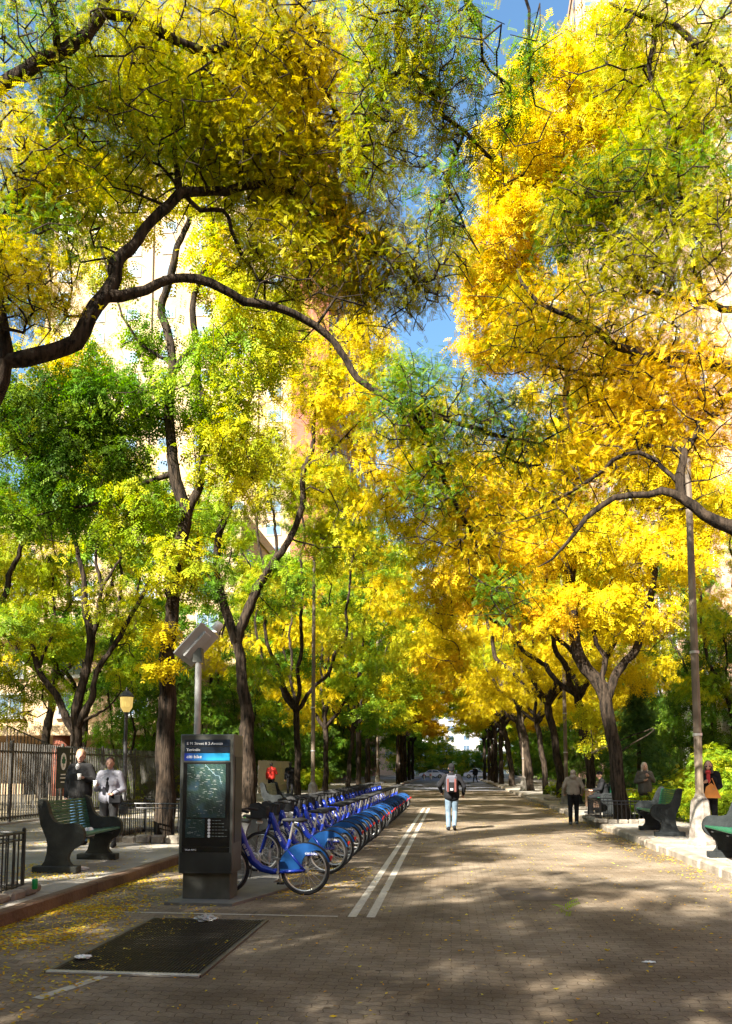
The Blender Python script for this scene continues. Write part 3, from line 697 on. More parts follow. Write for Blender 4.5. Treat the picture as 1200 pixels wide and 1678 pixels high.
# leaning tree of the right row
b6 = Vector((G(1022, 1345, .17).x, G(1022, 1345, .17).y, .17)); Y6 = b6.y
hero('locust_tree', 'dark leaning locust trunk inside the low iron tree guard, tall yellow crown', b6, [
    ([b6 - Vector((0, 0, .1)), P(1012, 1270, Y6), P(1003, 1200, Y6), P(990, 1140, Y6), P(972, 1110, Y6), P(955, 1085, Y6), P(940, 1030, Y6), P(935, 900, Y6), P(925, 760, Y6 - 1), P(930, 600, Y6 - 2), P(915, 420, Y6 - 3)], .25, .05),
    ([P(995, 1150, Y6), P(1010, 1110, Y6), P(1025, 1085, Y6), P(1050, 1040, Y6), P(1080, 900, Y6), P(1090, 760, Y6), P(1040, 600, Y6 - 1)], .15, .03),
    ([P(985, 1130, Y6), P(990, 1080, Y6), P(975, 1040, Y6), P(1000, 950, Y6)], .10, .03),
    ([P(955, 1085, Y6), P(920, 1050, Y6), P(880, 1010, Y6), P(840, 960, Y6)], .07, .02),
    ([P(930, 600, Y6 - 2), P(880, 500, Y6 - 3), P(850, 380, Y6 - 3)], .06, .02),
], [
    (910, 170, Y6 - 3.5, 90, 80, 2, 110, 'Y'), (1000, 130, Y6 - 3, 80, 70, 2, 90, 'Y'), (850, 260, Y6 - 3.5, 80, 70, 2, 100, 'Y'), (960, 280, Y6 - 3, 100, 80, 2, 110, 'Y'), (840, 400, Y6 - 3, 70, 70, 2, 90, 'Y+O'), (1090, 220, Y6 - 3, 90, 80, 2, 70, 'Y+YG'),
    (860, 540, Y6 - 2, 80, 60, 2, 70, 'O+Y'), (1010, 640, Y6 - 1, 100, 60, 2, 70, 'O+Y'), (900, 760, Y6, 80, 70, 2, 80, 'Y'), (1060, 780, Y6, 100, 70, 2, 80, 'Y'), (860, 900, Y6, 80, 60, 2, 70, 'Y+O'), (980, 900, Y6, 90, 60, 2, 80, 'Y'),
    (1090, 920, Y6, 80, 60, 2, 60, 'Y'), (780, 960, Y6, 70, 60, 2, 60, 'O+Y'), (740, 860, Y6, 60, 60, 1.6, 40, 'Y'), (790, 560, Y6 - 2, 50, 60, 1.5, 40, 'Y+O'), (800, 460, Y6 - 3, 60, 60, 1.6, 60, 'Y+O'), (720, 720, Y6, 60, 60, 1.6, 45, 'Y+YG'), (780, 800, Y6, 60, 60, 1.6, 50, 'Y+O'), (700, 880, Y6 + 3, 55, 60, 1.6, 45, 'Y+YG'), (730, 980, Y6 + 4, 60, 50, 1.8, 50, 'Y+O'), (690, 790, Y6 + 2, 50, 50, 1.4, 34, 'Y+YG'), (720, 1080, Y6 + 7, 55, 35, 2, 45, 'O+Y'), (900, 1010, Y6, 70, 40, 2, 50, 'O+Y'), (1030, 1010, Y6, 80, 40, 2, 50, 'Y'), (1150, 820, Y6, 70, 80, 2, 50, 'Y'), (962, 1195, Y6 + 3, 28, 40, .5, 14, 'YG'),
], 'mid', 32, .44, 71, bare=.5, tip=.010, ex=.36)

# ------------------------------------------------------------------ the two kerb rows, copied prototypes
GL = 'locust trees in the left kerb row'; GRR = 'locust trees in the right kerb row'
protos = [
    proto_tree('locust_tree', '', 101, 17, 6.4, .2, 4.2, 620, 'mid', 32, ('Y', 'YG', 'Y'), lean=(-.5, 0)),
    proto_tree('locust_tree', '', 102, 16, 6.2, .22, 4.4, 600, 'mid', 32, ('Y', 'O'), lean=(-.6, .1)),
    proto_tree('locust_tree', '', 103, 17, 6.6, .19, 4.3, 620, 'mid', 32, ('YG', 'GY', 'Y'), lean=(-.3, .2)),
    proto_tree('locust_tree', '', 104, 16, 6.4, .21, 4.2, 520, 'coarse', 26, ('O', 'Y')),
    proto_tree('locust_tree', '', 105, 16.5, 6.6, .2, 4.2, 520, 'coarse', 26, ('YG', 'G', 'GY')),
    proto_tree('locust_tree', '', 106, 16, 6.4, .2, 4.6, 520, 'coarse', 26, ('Y', 'YG')),
]
used = set()
ordn = ['first', 'second', 'third', 'fourth', 'fifth', 'sixth', 'seventh', 'eighth', 'ninth', 'tenth', 'eleventh', 'twelfth', 'thirteenth', 'fourteenth', 'fifteenth', 'sixteenth']
def place_tree(k, x, y, rz, lab, sc=1.0, grp=None):
    pr = protos[k]
    if k in used: t = copy_thing(pr, (x, y, walk_z(x)), rz, lab, sc)
    else: used.add(k); t = pr; t.location = (x, y, walk_z(x)); t.rotation_euler.z = rz; t.scale = (sc,) * 3; t['label'] = lab
    if grp: t['group'] = grp
    return t
gt = np.random.default_rng(77)
crownw = {0: 'yellow', 1: 'orange-yellow', 2: 'yellow-green', 3: 'orange', 4: 'green', 5: 'yellow'}
for i, y in enumerate([33.5, 41, 48.5, 56, 63.5, 71, 79, 87, 95, 103, 111]):
    k = [2, 4, 2, 5, 4, 5, 4, 3, 4, 5, 4][i]
    sc = gt.uniform(.84, .92) if i < 3 else (gt.uniform(1.1, 1.25) if i < 6 else gt.uniform(1.2, 1.35))
    place_tree(k, XL + (1.2 if i > 5 else 0) + gt.uniform(-.25, .25), y + gt.uniform(-.5, .5), gt.uniform(0, 6.28), f'locust tree with {crownw[k]} crown, {ordn[i]} beyond the forked tree in the left kerb row', sc, GL)
for i, y in enumerate([31, 39.5, 47, 54.5, 62, 70, 78, 86, 94, 102, 110]):
    k = [0, 1, 0, 1, 0, 1, 3, 5, 4, 5, 4][i]
    place_tree(k, XR - (.9 if i > 5 else 0) + gt.uniform(-.2, .3), y + gt.uniform(-.5, .5), gt.uniform(-.5, .5), f'locust tree with {crownw[k]} crown, {ordn[i]} beyond the leaning trunk in the right kerb row', gt.uniform(.97, 1.08) if i < 3 else gt.uniform(1.15, 1.3), GRR)
# trees added around the viewpoint to throw shade on the near road
for i, (x, y, k, s) in enumerate([(-7.2, -3.5, 2, .75), (-6.6, -10.5, 0, .9), (-6.9, -18, 4, .95), (7.5, -9, 5, .85), (-13.5, -1, 4, .85), (-14.5, -12, 3, .95), (-16, 6, 5, .8), (-9.8, -7.5, 3, .9), (-1.5, -12, 5, .9), (-10.5, -17, 5, 1.0), (-5.5, -24, 4, 1.1), (-17, -20, 5, 1.1), (-15.5, 12, 0, 1.0), (-4, -6.5, 5, .8), (-11, 1, 4, .9)]):
    place_tree(k, x, y, gt.uniform(0, 6.28), f'locust tree near the viewpoint, {ordn[i]} of those added to shade the near road', s, 'locust trees added around the viewpoint for shade')
# dark low understorey behind the pavements
under = proto_tree('understorey_tree', 'dark leafy understorey tree behind the fence right of the kiosk', 107, 6.5, 3.0, .10, 1.2, 420, 'mid', 18, ('DG', 'G', 'DG'), zlow=.08, group='dark understorey trees lining the gardens', base=(0, 0, 0), cat='tree', npad=22, padr=(.25, .42))
uk = 0
for side_, x0_ in ((-1, -13.2), (1, 12.6)):
    for i, y in enumerate(([31, 36.5, 43, 50, 57, 64, 72, 80, 89, 98, 108] if side_ < 0 else [36, 43, 50, 57, 65, 74, 83, 92, 102, 112])):
        x = x0_ - side_ * (0 if y < 60 else 1.5) + gt.uniform(-.4, .4); s_ = gt.uniform(.85, 1.25)
        if uk == 0: under.location = (x, y, .28)
        else: copy_thing(under, (x, y, .28), gt.uniform(0, 6.28), f'dark leafy understorey tree, {ordn[i]} from the near end along the {"left" if side_ < 0 else "right"} garden', s_)
        uk += 1
under['label'] = 'dark leafy understorey tree, first from the near end along the left garden'
# second line of garden trees on both sides
for i, (x, y, k, s) in enumerate([(-16, 33, 4, 1.0), (-15.5, 47, 4, 1.05), (-14.5, 58, 2, .85), (-15, 72, 4, .9), (-15, 90, 5, .9), (12.5, 35, 2, .8), (13.5, 47, 4, .8), (12.5, 60, 5, .85), (13, 74, 4, .9), (13, 92, 5, .9), (-19, 25, 2, .7), (13.8, 24.5, 2, .75), (-19.5, 36, 2, 1.25), (-15.2, 21.5, 2, .95)]):
    nth = ['second nearest in its line', 'fourth in its line', 'fifth in its line', 'sixth in its line', 'last of its line', 'second nearest in its line', 'third in its line', 'fourth in its line', 'fifth in its line', 'last of its line', 'off to the left of the many-stemmed tree', 'nearest in its line', 'tall and farther back, behind the low building front', 'nearest, left of the many-stemmed tree'][i]
    place_tree(k, x, y, gt.uniform(0, 6.28), f'{crownw[k]} garden tree {"behind the left fence" if x < 0 else "in the right planting bed"}, {nth}', s, 'garden trees behind the kerb rows')
# park beyond the avenue
park0 = proto_tree('park_tree', '', 109, 6.5, 3.2, .12, 1.3, 520, 'coarse', 16, ('GY', 'YG', 'G'), zlow=.1, npad=26, padr=(.28, .45))
for i, (u, Y, s_, lb) in enumerate([(700, 156, .8, 'small yellow-green tree at the left end of the park across the avenue'), (724, 162, 1.25, 'tall green tree across the avenue left of the walking man'), (768, 160, .8, 'low tree across the avenue right of the walking man'), (798, 157, 1.0, 'low green tree across the avenue above the parked white car'), (668, 158, 2.3, 'big green tree across the avenue closing the left row'), (846, 160, 2.3, 'big green tree across the avenue closing the right row'), (752, 170, .75, 'smallest tree in the gap of sky across the avenue')]):
    p = P(u, 1259, Y)
    if i == 0: t = park0; t.location = (p.x, Y, 0); t['label'] = lb
    else: t = copy_thing(park0, (p.x, Y, 0), i * 1.3, lb, s_)
    t['group'] = 'trees across the avenue'
# ------------------------------------------------------------------ buildings
def brick_mat(name, c1, c2, mort, scale=1.0):
    m, n, l, b = nodes(name); b.inputs['Roughness'].default_value = .9; b.inputs['Specular IOR Level'].default_value = .2
    g = n.new('ShaderNodeNewGeometry'); sx = n.new('ShaderNodeSeparateXYZ'); l.new(g.outputs['Position'], sx.inputs[0])
    ad = n.new('ShaderNodeMath'); ad.operation = 'ADD'; l.new(sx.outputs[0], ad.inputs[0]); l.new(sx.outputs[1], ad.inputs[1])
    cv = n.new('ShaderNodeCombineXYZ'); l.new(ad.outputs[0], cv.inputs[0]); l.new(sx.outputs[2], cv.inputs[1])
    br = n.new('ShaderNodeTexBrick'); l.new(cv.outputs[0], br.inputs['Vector']); br.inputs['Scale'].default_value = scale
    br.inputs['Brick Width'].default_value = .3; br.inputs['Row Height'].default_value = .1; br.inputs['Mortar Size'].default_value = .008
    br.inputs['Color1'].default_value = (*c1, 1); br.inputs['Color2'].default_value = (*c2, 1); br.inputs['Mortar'].default_value = (*mort, 1)
    nz = n.new('ShaderNodeTexNoise'); nz.inputs['Scale'].default_value = .25; nz.inputs['Detail'].default_value = 6; l.new(g.outputs['Position'], nz.inputs['Vector'])
    mx = n.new('ShaderNodeMix'); mx.data_type = 'RGBA'; mx.blend_type = 'OVERLAY'; mx.inputs[0].default_value = .35
    l.new(br.outputs['Color'], mx.inputs[6]); l.new(nz.outputs[0], mx.inputs[7]); l.new(mx.outputs[2], b.inputs['Base Color'])
    return m
CREAM = brick_mat('cream_brick', (.33, .225, .13), (.40, .28, .17), (.3, .24, .17))
REDB = brick_mat('red_brick', (.20, .055, .035), (.27, .085, .05), (.15, .10, .08))
PINKB = brick_mat('pink_brick', (.34, .20, .13), (.40, .25, .17), (.3, .24, .2))
WHITEW = mat('white_render', (.62, .60, .56), .8, scale=.6, col2=(.74, .72, .68))
GLASSW = mat('window_glass', (.05, .08, .12), .08, .0, scale=.3, spec=.9, col2=(.10, .15, .22))
FRAMEW = mat('window_frame', (.30, .30, .31), .5, scale=2)
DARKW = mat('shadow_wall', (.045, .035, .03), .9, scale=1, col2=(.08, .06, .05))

win_src = {}
def make_window(w_, h_, parent, loc, rz):
    key = (round(w_, 2), round(h_, 2))
    if key not in win_src:
        f = MB(); t = .09
        f.box((0, 0, h_ / 2 - t / 2), (w_, .16, t)); f.box((0, 0, -h_ / 2 + t / 2), (w_, .16, t)); 
        for sx in (-1, 1): f.box((sx * (w_ / 2 - t / 2), 0, 0), (t, .16, h_ - 2 * t))
        f.box((0, 0, 0), (t * .8, .12, h_ - 2 * t))
        f.box((0, -.06, -h_ / 2 - .06), (w_ + .2, .26, .11))
        p = MB(); p.box((0, .02, 0), (w_ - 2 * t, .05, h_ - 2 * t))
        win_src[key] = (f.mesh('window'), p.mesh('pane')); win_src[key][0].materials.append(FRAMEW); win_src[key][1].materials.append(GLASSW)
    f = bpy.data.objects.new('window', win_src[key][0]); C.objects.link(f); f.parent = parent; f.location = loc; f.rotation_euler.z = rz
    p = bpy.data.objects.new('pane', win_src[key][1]); C.objects.link(p); p.parent = f
    return f
def tower(name, label, x0, x1, y0, y1, h, wallm, faces, floor=2.9, bay=4.2, win=(1.9, 1.5), z0=3.5, maxw=100, band=None, piers=None, cat='building'):
    root = empty(name, ((x0 + x1) / 2, (y0 + y1) / 2, 0), 0, label, cat)
    cx, cy = root.location.x, root.location.y
    mb = MB(); mb.box((0, 0, h / 2), (x1 - x0, y1 - y0, h)); mb.build('wall', wallm, root)
    mb = MB()
    for s_ in (-1, 1):
        mb.box((0, s_ * (y1 - y0) / 2, h + .5), (x1 - x0 + .4, .4, 1.0)); mb.box((s_ * (x1 - x0) / 2, 0, h + .5), (.4, y1 - y0 - .45, 1.0))
    mb.build('parapet', wallm, root)
    spots = []
    for fc in faces:
        L = (x1 - x0) if fc in 'S' else (y1 - y0); nb = int(L / bay); nf = int((h - z0) / floor)
        for j in range(nf):
            for i in range(nb):
                a = -L / 2 + (i + .5) * L / nb; z = z0 + j * floor + floor / 2
                if fc == 'S': pos = (a, -(y1 - y0) / 2 - .05, z); rz = 0; vis = abs(cx + a)
                elif fc == 'E': pos = ((x1 - x0) / 2 + .05, a, z); rz = math.pi / 2; vis = abs(cy + a - y0) * .6
                else: pos = (-(x1 - x0) / 2 - .05, a, z); rz = -math.pi / 2; vis = abs(cy + a - y0) * .6
                spots.append((vis + z * .15, pos, rz))
    spots.sort(key=lambda q: q[0])
    for _, pos, rz in spots[:maxw]: make_window(win[0], win[1], root, pos, rz)
    if len(spots) > maxw:
        fr = MB(); 
        for _, pos, rz in spots[maxw:]:
            d = Vector((0, -.03, 0)); d.rotate(Matrix.Rotation(rz, 3, 'Z').to_euler())
            fr.cur = 0; fr.box(pos, (win[0], .12, win[1]), rz); fr.cur = 1; fr.box(Vector(pos) + d, (win[0] - .2, .10, win[1] - .2), rz)
        tag(fr.build('windows', [FRAMEW, GLASSW], root), kind='stuff')
    if piers:                                                   # projecting vertical ribs
        mb = MB()
        for fc in faces:
            L = (x1 - x0) if fc == 'S' else (y1 - y0); nb = int(L / bay)
            for i in range(0, nb + 1, piers):
                a = -L / 2 + i * L / nb; a = max(-L / 2 + .25, min(L / 2 - .25, a))
                if fc == 'S': mb.box((a, -(y1 - y0) / 2 - .14, h / 2 - .05), (.5, .3, h - .1))
                elif fc == 'E': mb.box(((x1 - x0) / 2 + .14, a, h / 2 - .05), (.3, .5, h - .1))
                else: mb.box((-(x1 - x0) / 2 - .14, a, h / 2 - .05), (.3, .5, h - .1))
        mb.build('piers', wallm, root)
    return root
tower('apartment_tower', 'reddish-brown brick tower end showing just left of the sky gap', -19.0, -14.4, 91.5, 154, 80, REDB, 'E', maxw=100)
tower('apartment_tower', 'tall cream brick apartment tower lit by the sun behind the left trees', -52, -19.05, 93, 152, 79, CREAM, 'SE', maxw=100, piers=3)
tower('apartment_tower', 'far apartment tower with pale sunlit street side rising top right', 19.5, 60, 108, 132, 118, PINKB, 'SW', maxw=100, piers=2, bay=3.6)
tower('apartment_block', 'pinkish brick apartment block behind the right garden beds', 15.5, 42, 46, 82, 44, PINKB, 'SW', maxw=100, bay=3.8)
t_ = tower('apartment_block', 'lower cream apartment block on the left beyond the garden trees', -44, -17.0, 62, 88, 22, CREAM, 'SE', maxw=60, bay=4.6)

# low cream building with brick columns behind the left fence
root = empty('low_building', (-26, 44, .28), 0, 'low cream-walled building with round red brick columns behind the iron fence', 'building')
mb = MB(); mb.box((0, 4, 4.2), (22, 14, 8.4)); mb.build('wall', CREAM, root)
mb = MB(); mb.box((0, -4.4, 3.35), (23, 3.0, .5)); mb.box((0, -3.5, 8.6), (23, 1.6, .5)); mb.build('canopy', CREAM, root)
for i in range(6):
    c_ = MB(); c_.smooth = True; c_.lathe([(.42, 0), (.42, 3.08)], (-10 + i * 4, -5.2, 0), 16); c_.build('column', REDB, root)
for i in range(5):
    d_ = MB(); d_.box((-8 + i * 4, -3.03, 1.35), (2.2, .08, 2.7)); d_.build('opening', DARKW, root)
for j in range(2):
    for i in range(6): make_window(1.6, 1.3, root, (-9 + i * 3.6, -3.05, 4.9 + j * 2.2), 0)
# podium wall with piers on the right
root = empty('podium_wall', (17.2, 38, .28), 0, 'red brick podium with pale square piers behind the right bushes', 'wall')
mb = MB(); mb.box((4, 0, 2.4), (14, 11, 4.8)); mb.build('wall', REDB, root)
mb = MB(); mb.box((4, 0, 5.0), (14.6, 11.6, .4)); mb.build('coping', PINKB, root)
for i, (px, py) in enumerate([(-4.4, -5.9), (-1.6, -5.9), (1.2, -5.9), (-4.4, 0), (-4.4, 5.6)]):
    c_ = MB(); c_.box((px, py, 2.6), (.7, .7, 5.2), bev=.03); c_.build('pier', WHITEW, root)
# far side of the avenue
for i, (x0, x1, h, m_, lab) in enumerate([(-70, -12, 26, PINKB, 'pale brick block across the avenue on the left'), (17, 70, 30, CREAM, 'cream block across the avenue on the right')]):
    tower('city_block', lab, x0, x1, 190, 215, h, m_, 'S', maxw=60, bay=5)
tower('city_block', 'pale white block standing in for the bright glow at the far end of the street', -11.5, 16.5, 236, 250, 20, WHITEW, 'S', maxw=60, bay=4.5)  # white wall added as the bright glow in the far opening
# unseen blocks added around the viewpoint to cut sky light on the road
tower('city_block', 'unseen dark red block added behind the viewpoint to hold off sky light', -60, 45, -98, -78, 42, REDB, 'N' if False else 'S', maxw=2)
tower('city_block', 'unseen dark red block added on the right to hold off sky light', 24, 40, -60, 28, 40, REDB, 'W', maxw=40)
tower('city_block', 'unseen low dark red block added on the left to hold off sky light', -50, -30, -60, 8, 13, REDB, 'E', maxw=20)

# ------------------------------------------------------------------ fences
BLACKM = mat('black_iron', (.018, .018, .02), .45, .3, scale=9, col2=(.04, .04, .042))
FENX = -11.35
FENM = mat('fence_paint', (.025, .023, .02), .6, .0, scale=9, col2=(.06, .055, .046))
def picket_fence(name, label, x, y0, y1, h=1.95, z=.26, step=.125, pick=.028, m=FENM, rz=0, postgap=2.7):
    L = y1 - y0; root = empty(name, (x, y0, z), rz, label, 'fence')
    mb = MB(); n = int(L / step)
    for i in range(n):
        if abs((i * step) % postgap) < step * .3: continue
        mb.box((0, (i + .5) * step, h / 2 + .05), (pick, pick, h - .1))
    mb.build('pickets', m, root)
    for zz in (.18, h - .22):
        r_ = MB(); r_.box((0, L / 2, zz), (.036, L, .04)); r_.build('rail', m, root)
    for i in range(int(L / postgap) + 1):
        p_ = MB(); p_.box((0, i * postgap, h / 2 + .03), (.07, .07, h + .06), bev=.01); p_.build('post', m, root)
    k = MB(); k.box((0, L / 2, -.02), (.3, L, .16), bev=.02); k.build('base_strip', CONC, root)
    return root
picket_fence('iron_fence', 'near run of tall black iron picket fence behind the green bench', FENX, 14, 33, 2.1)
picket_fence('iron_fence', 'farther iron picket fence continuing along the garden towards the red jacket', FENX, 33.4, 44, 2.0)
# raised stair railing behind it
root = empty('stair_railing', (-14.5, 26.5, .28), 0, 'sloping black stair railing rising behind the iron fence', 'railing')
mb = MB()
for i in range(22):
    z = 2.9 - i * .055; mb.box((-1.2 + i * .13, 0, z / 2), (.025, .025, z))
mb.build('pickets', BLACKM, root)
mb = MB(); mb.tube([(-1.25, 0, 2.95), (1.6, 0, 1.75)], .03, 6); mb.build('handrail', BLACKM, root)
# pale board fence
BOARD = mat('weathered_board', (.34, .31, .27), .9, scale=8, bump=.6, stretch=(1, 6, .4), col2=(.55, .52, .47))
root = empty('board_fence', (FENX + .4, 44.3, .26), 0, 'pale weathered board fence behind the person in the red jacket', 'fence')
mb = MB(); gb = np.random.default_rng(3)
for i in range(44): mb.box((gb.uniform(-.01, .01), .1 + i * .2, .95), (.03, .185, 1.9 + gb.uniform(-.04, .04)))
mb.build('boards', BOARD, root)
mb = MB(); mb.box((.05, 4.4, .4), (.05, 8.8, .09)); mb.box((.05, 4.4, 1.5), (.05, 8.8, .09)); mb.build('rails', BOARD, root)

# park notice on the fence
SIGN = mat('sign_dark', (.02, .025, .022), .4, scale=3); WHT = mat('sign_white', (.75, .75, .72), .5, scale=3)
_r = ray(103, 1259); _y = FENX / _r.x * _r.y; sg = empty('park_sign', (FENX + .06, _y, 1.72), math.pi / 2, 'dark park notice with an oval leaf emblem on the iron fence', 'sign')
mb = MB(); mb.box((0, 0, 0), (.98, .03, 1.2), bev=.01); mb.build('board', SIGN, sg)
mb = MB(); el = [(.17 * math.cos(a) - .12, .25 * math.sin(a) + .18) for a in np.linspace(0, 6.283, 28, endpoint=False)]
mb.prism(el, -.024, -.018); mb.build('emblem_oval', WHT, sg)
mb = MB(); leafp = [(0, .2), (.03, .12), (.07, .14), (.06, .07), (.12, .06), (.09, 0), (.1, -.05), (.04, -.06), (.01, -.07), (.01, -.17), (-.01, -.17), (-.01, -.07), (-.04, -.06), (-.1, -.05), (-.09, 0), (-.12, .06), (-.06, .07), (-.07, .14), (-.03, .12)]
mb.prism([(x - .12, z + .18) for x, z in leafp], -.030, -.025); mb.build('emblem_leaf', mat('leaf_green', (.02, .12, .05), .5), sg)
mb = MB()
for i, (x, z, w_) in enumerate([(.3, .5, .05), (.3, .3, .05), (.3, .1, .05), (-.12, -.2, .3), (-.12, -.3, .34), (-.12, -.42, .26)]): mb.box((x, -.02, z), (w_, .006, .03 if i > 2 else .12))
mb.build('small_print', WHT, sg)

# ------------------------------------------------------------------ lamp posts
LAMPM = mat('lamp_post_paint', (.085, .062, .042), .7, .0, scale=5, bump=.3, stretch=(1, 1, .4), col2=(.17, .13, .09))
LBASE = mat('lamp_base_paint', (.08, .06, .045), .8, scale=5, bump=.6, col2=(.27, .25, .22))
SILV = mat('silver', (.55, .55, .56), .35, .8, scale=9)
lp = empty('street_lamp', (0, 0, 0), 0, '', 'street lamp', 'octagonal street lamps along the kerbs')
mb = MB(); mb.lathe([(.29, 0), (.29, .08), (.25, .10), (.235, .14), (.19, .80), (.175, .88), (.11, .96), (.095, 1.02)], (0, 0, 0), 8); mb.build('base', LBASE, lp)
mb = MB(); mb.lathe([(.084, 1.0), (.080, 3), (.07, 7), (.055, 11.3), (.03, 11.4)], (0, 0, 0), 8)
mb.build('pole', LAMPM, lp)
for z in (2.2, 3.9):
    mb = MB(); mb.lathe([(.096, z), (.096, z + .05)], (0, 0, 0), 10); mb.build('clamp_band', SILV, lp)
mb = MB(); mb.tube([(.0, 0, 10.9), (.5, 0, 11.3), (1.3, 0, 11.6), (2.4, 0, 11.65)], [.04, .035, .03, .03], 8); mb.build('arm', LAMPM, lp)
mb = MB(); mb.smooth = True; mb.ell((2.75, 0, 11.62), (.42, .17, .10)); h_ = mb.build('lamp_head', mat('lamp_head_paint', (.6, .6, .58), .5), lp)
lps = [(5.05, G(1131, 1383, .17).y, math.pi), (5.0, 35, math.pi), (5.0, 55, math.pi), (-5.35, 30.5, 0), (-5.35, 58, 0)]
lab = ['tall street lamp with a flaking pale base between the right benches', 'second street lamp on the right pavement, behind the grey hoodie man', 'farthest street lamp on the right pavement', 'street lamp behind the bike row whose arm and head reach over the road', 'farthest street lamp on the left pavement, pale in the sun']
for i, (x, y, rz) in enumerate(lps):
    o = lp if i == 0 else copy_thing(lp, (0, 0, 0))
    o.location = (x, y, walk_z(x)); o.rotation_euler.z = rz; o['label'] = lab[i]
# garden lantern
c_ = P(205, 1250, 24); lt = empty('garden_lantern', (c_.x, 24, .28), 0, 'old-fashioned garden lamp post with glowing yellow lantern behind the fence', 'lamp')
mb = MB(); mb.lathe([(.16, 0), (.16, .1), (.09, .5), (.07, .6), (.055, 3.1), (.09, 3.2)], (0, 0, 0), 10); mb.build('post', BLACKM, lt)
mb = MB(); mb.lathe([(.09, 3.2), (.19, 3.36), (.21, 3.68)], (0, 0, 0), 10); mb.build('glass', mat('lantern_glass', (.35, .27, .08), .4, emit=(1, .7, .2, .12)), lt)
mb = MB(); mb.lathe([(.22, 3.68), (.24, 3.71), (.16, 3.82), (.05, 3.9), (.02, 4.0)], (0, 0, 0), 10); mb.build('cap', BLACKM, lt)

# ------------------------------------------------------------------ tree pits: stone edging and low iron guards
STONE = mat('pit_stone', (.13, .11, .085), .95, scale=5, bump=1, bscale=16, col2=(.26, .23, .19))
def stone_edging(name, label, x0, x1, y0, y1, z, h=.14, seed=1, grp='stone edgings round the tree pits'):
    g = np.random.default_rng(seed); root = empty(name, ((x0 + x1) / 2, (y0 + y1) / 2, z), 0, label, 'edging', grp)
    mb = MB(); W, L = x1 - x0, y1 - y0
    def run(a, b):
        a = Vector(a); b = Vector(b); d = (b - a); n = max(1, int(d.length / .27)); rz = math.atan2(d.y, d.x)
        for i in range(n):
            c = a.lerp(b, (i + .5) / n); s = d.length / n
            mb.box((c.x + g.uniform(-.015, .015), c.y + g.uniform(-.015, .015), h / 2 + g.uniform(-.015, .015)), (s * g.uniform(.86, .98), .17 * g.uniform(.85, 1.15), h + g.uniform(-.02, .03)), rz=rz + g.uniform(-.06, .06), bev=.03)
    run((-W / 2, -L / 2, 0), (W / 2, -L / 2, 0)); run((W / 2, -L / 2 + .12, 0), (W / 2, L / 2 - .12, 0)); run((W / 2, L / 2, 0), (-W / 2, L / 2, 0)); run((-W / 2, L / 2 - .12, 0), (-W / 2, -L / 2 + .12, 0))
    mb.build('stones', STONE, root)
    s = MB(); s.box((0, 0, .02), (W - .15, L - .15, .05)); s.build('soil', EARTH, root)
    return root
def low_guard(name, label, x0, x1, y0, y1, z, h=.48, sides='SEWN', grp='low iron tree guards'):
    root = empty(name, ((x0 + x1) / 2, (y0 + y1) / 2, z), 0, label, 'tree guard', grp); W, L = x1 - x0, y1 - y0
    E = {'S': ((-W / 2, -L / 2), (W / 2, -L / 2)), 'N': ((-W / 2, L / 2), (W / 2, L / 2)), 'E': ((W / 2, -L / 2), (W / 2, L / 2)), 'W': ((-W / 2, -L / 2), (-W / 2, L / 2))}
    pk = MB(); rl = MB()
    for s in sides:
        a = Vector((*E[s][0], 0)); b = Vector((*E[s][1], 0)); n = int((b - a).length / .11)
        for i in range(n + 1):
            c = a.lerp(b, i / n); pk.box((c.x, c.y, h / 2), (.014, .014, h))
        for zz in (.09, h - .09, h): rl.tube([a + Vector((0, 0, zz)), b + Vector((0, 0, zz))], .011 if zz < h else .016, 5)
    pk.build('pickets', BLACKM, root); rl.build('rails', BLACKM, root)
    for px in (-1, 1):
        for py in (-1, 1):
            p_ = MB(); p_.box((px * W / 2, py * L / 2, h / 2 + .01), (.035, .035, h + .04)); p_.ell((px * W / 2, py * L / 2, h + .04), (.024, .024, .024), 8, 6); p_.build('post', BLACKM, root)
    return root
stone_edging('stone_edging', 'rough stone edging round the tall trunk left of the kiosk', b1.x - 1.15, b1.x + .95, b1.y - .9, b1.y + 1.6, .16, .17, 1)
low_guard('tree_guard', 'low black iron guard round the tall trunk left of the kiosk', b1.x - 1.05, b1.x + .8, b1.y - .75, b1.y + 1.5, .17, .80)
q0 = G(42, 1462, .16)
stone_edging('stone_edging', 'stone edging with a green can on it at the left frame edge', q0.x - 2.3, q0.x + .12, q0.y - 2.2, q0.y + .1, .15, .12, 2)
low_guard('tree_guard', 'low black iron guard cut by the left frame edge', q0.x - 2.1, q0.x - .03, q0.y - 2.0, q0.y - .03, .16, .74)
stone_edging('stone_edging', 'stone edging round the leaning dark trunk on the right', b6.x - .9, b6.x + 1.0, b6.y - 1.0, b6.y + 1.3, .15, .13, 3)
low_guard('tree_guard', 'low black iron guard round the leaning dark trunk on the right', b6.x - .8, b6.x + .95, b6.y - .85, b6.y + 1.2, .16, .62)
for i, yy in enumerate((31, 39.5)):
    stone_edging('stone_edging', ['stone edging round the pale trunk behind the seated figure', 'stone edging of the next tree beyond the pale trunk'][i], XR - .9, XR + .9, yy - 1, yy + 1, .15, .13, 4 + i)
for i, yy in enumerate((26, 33.5)):
    stone_edging('stone_edging', ['stone edging round the forked trunk behind the bike row', 'stone edging of the next tree beyond the forked one'][i], XL - .9, XL + .9, yy - 1, yy + 1, .17, .13, 6 + i)
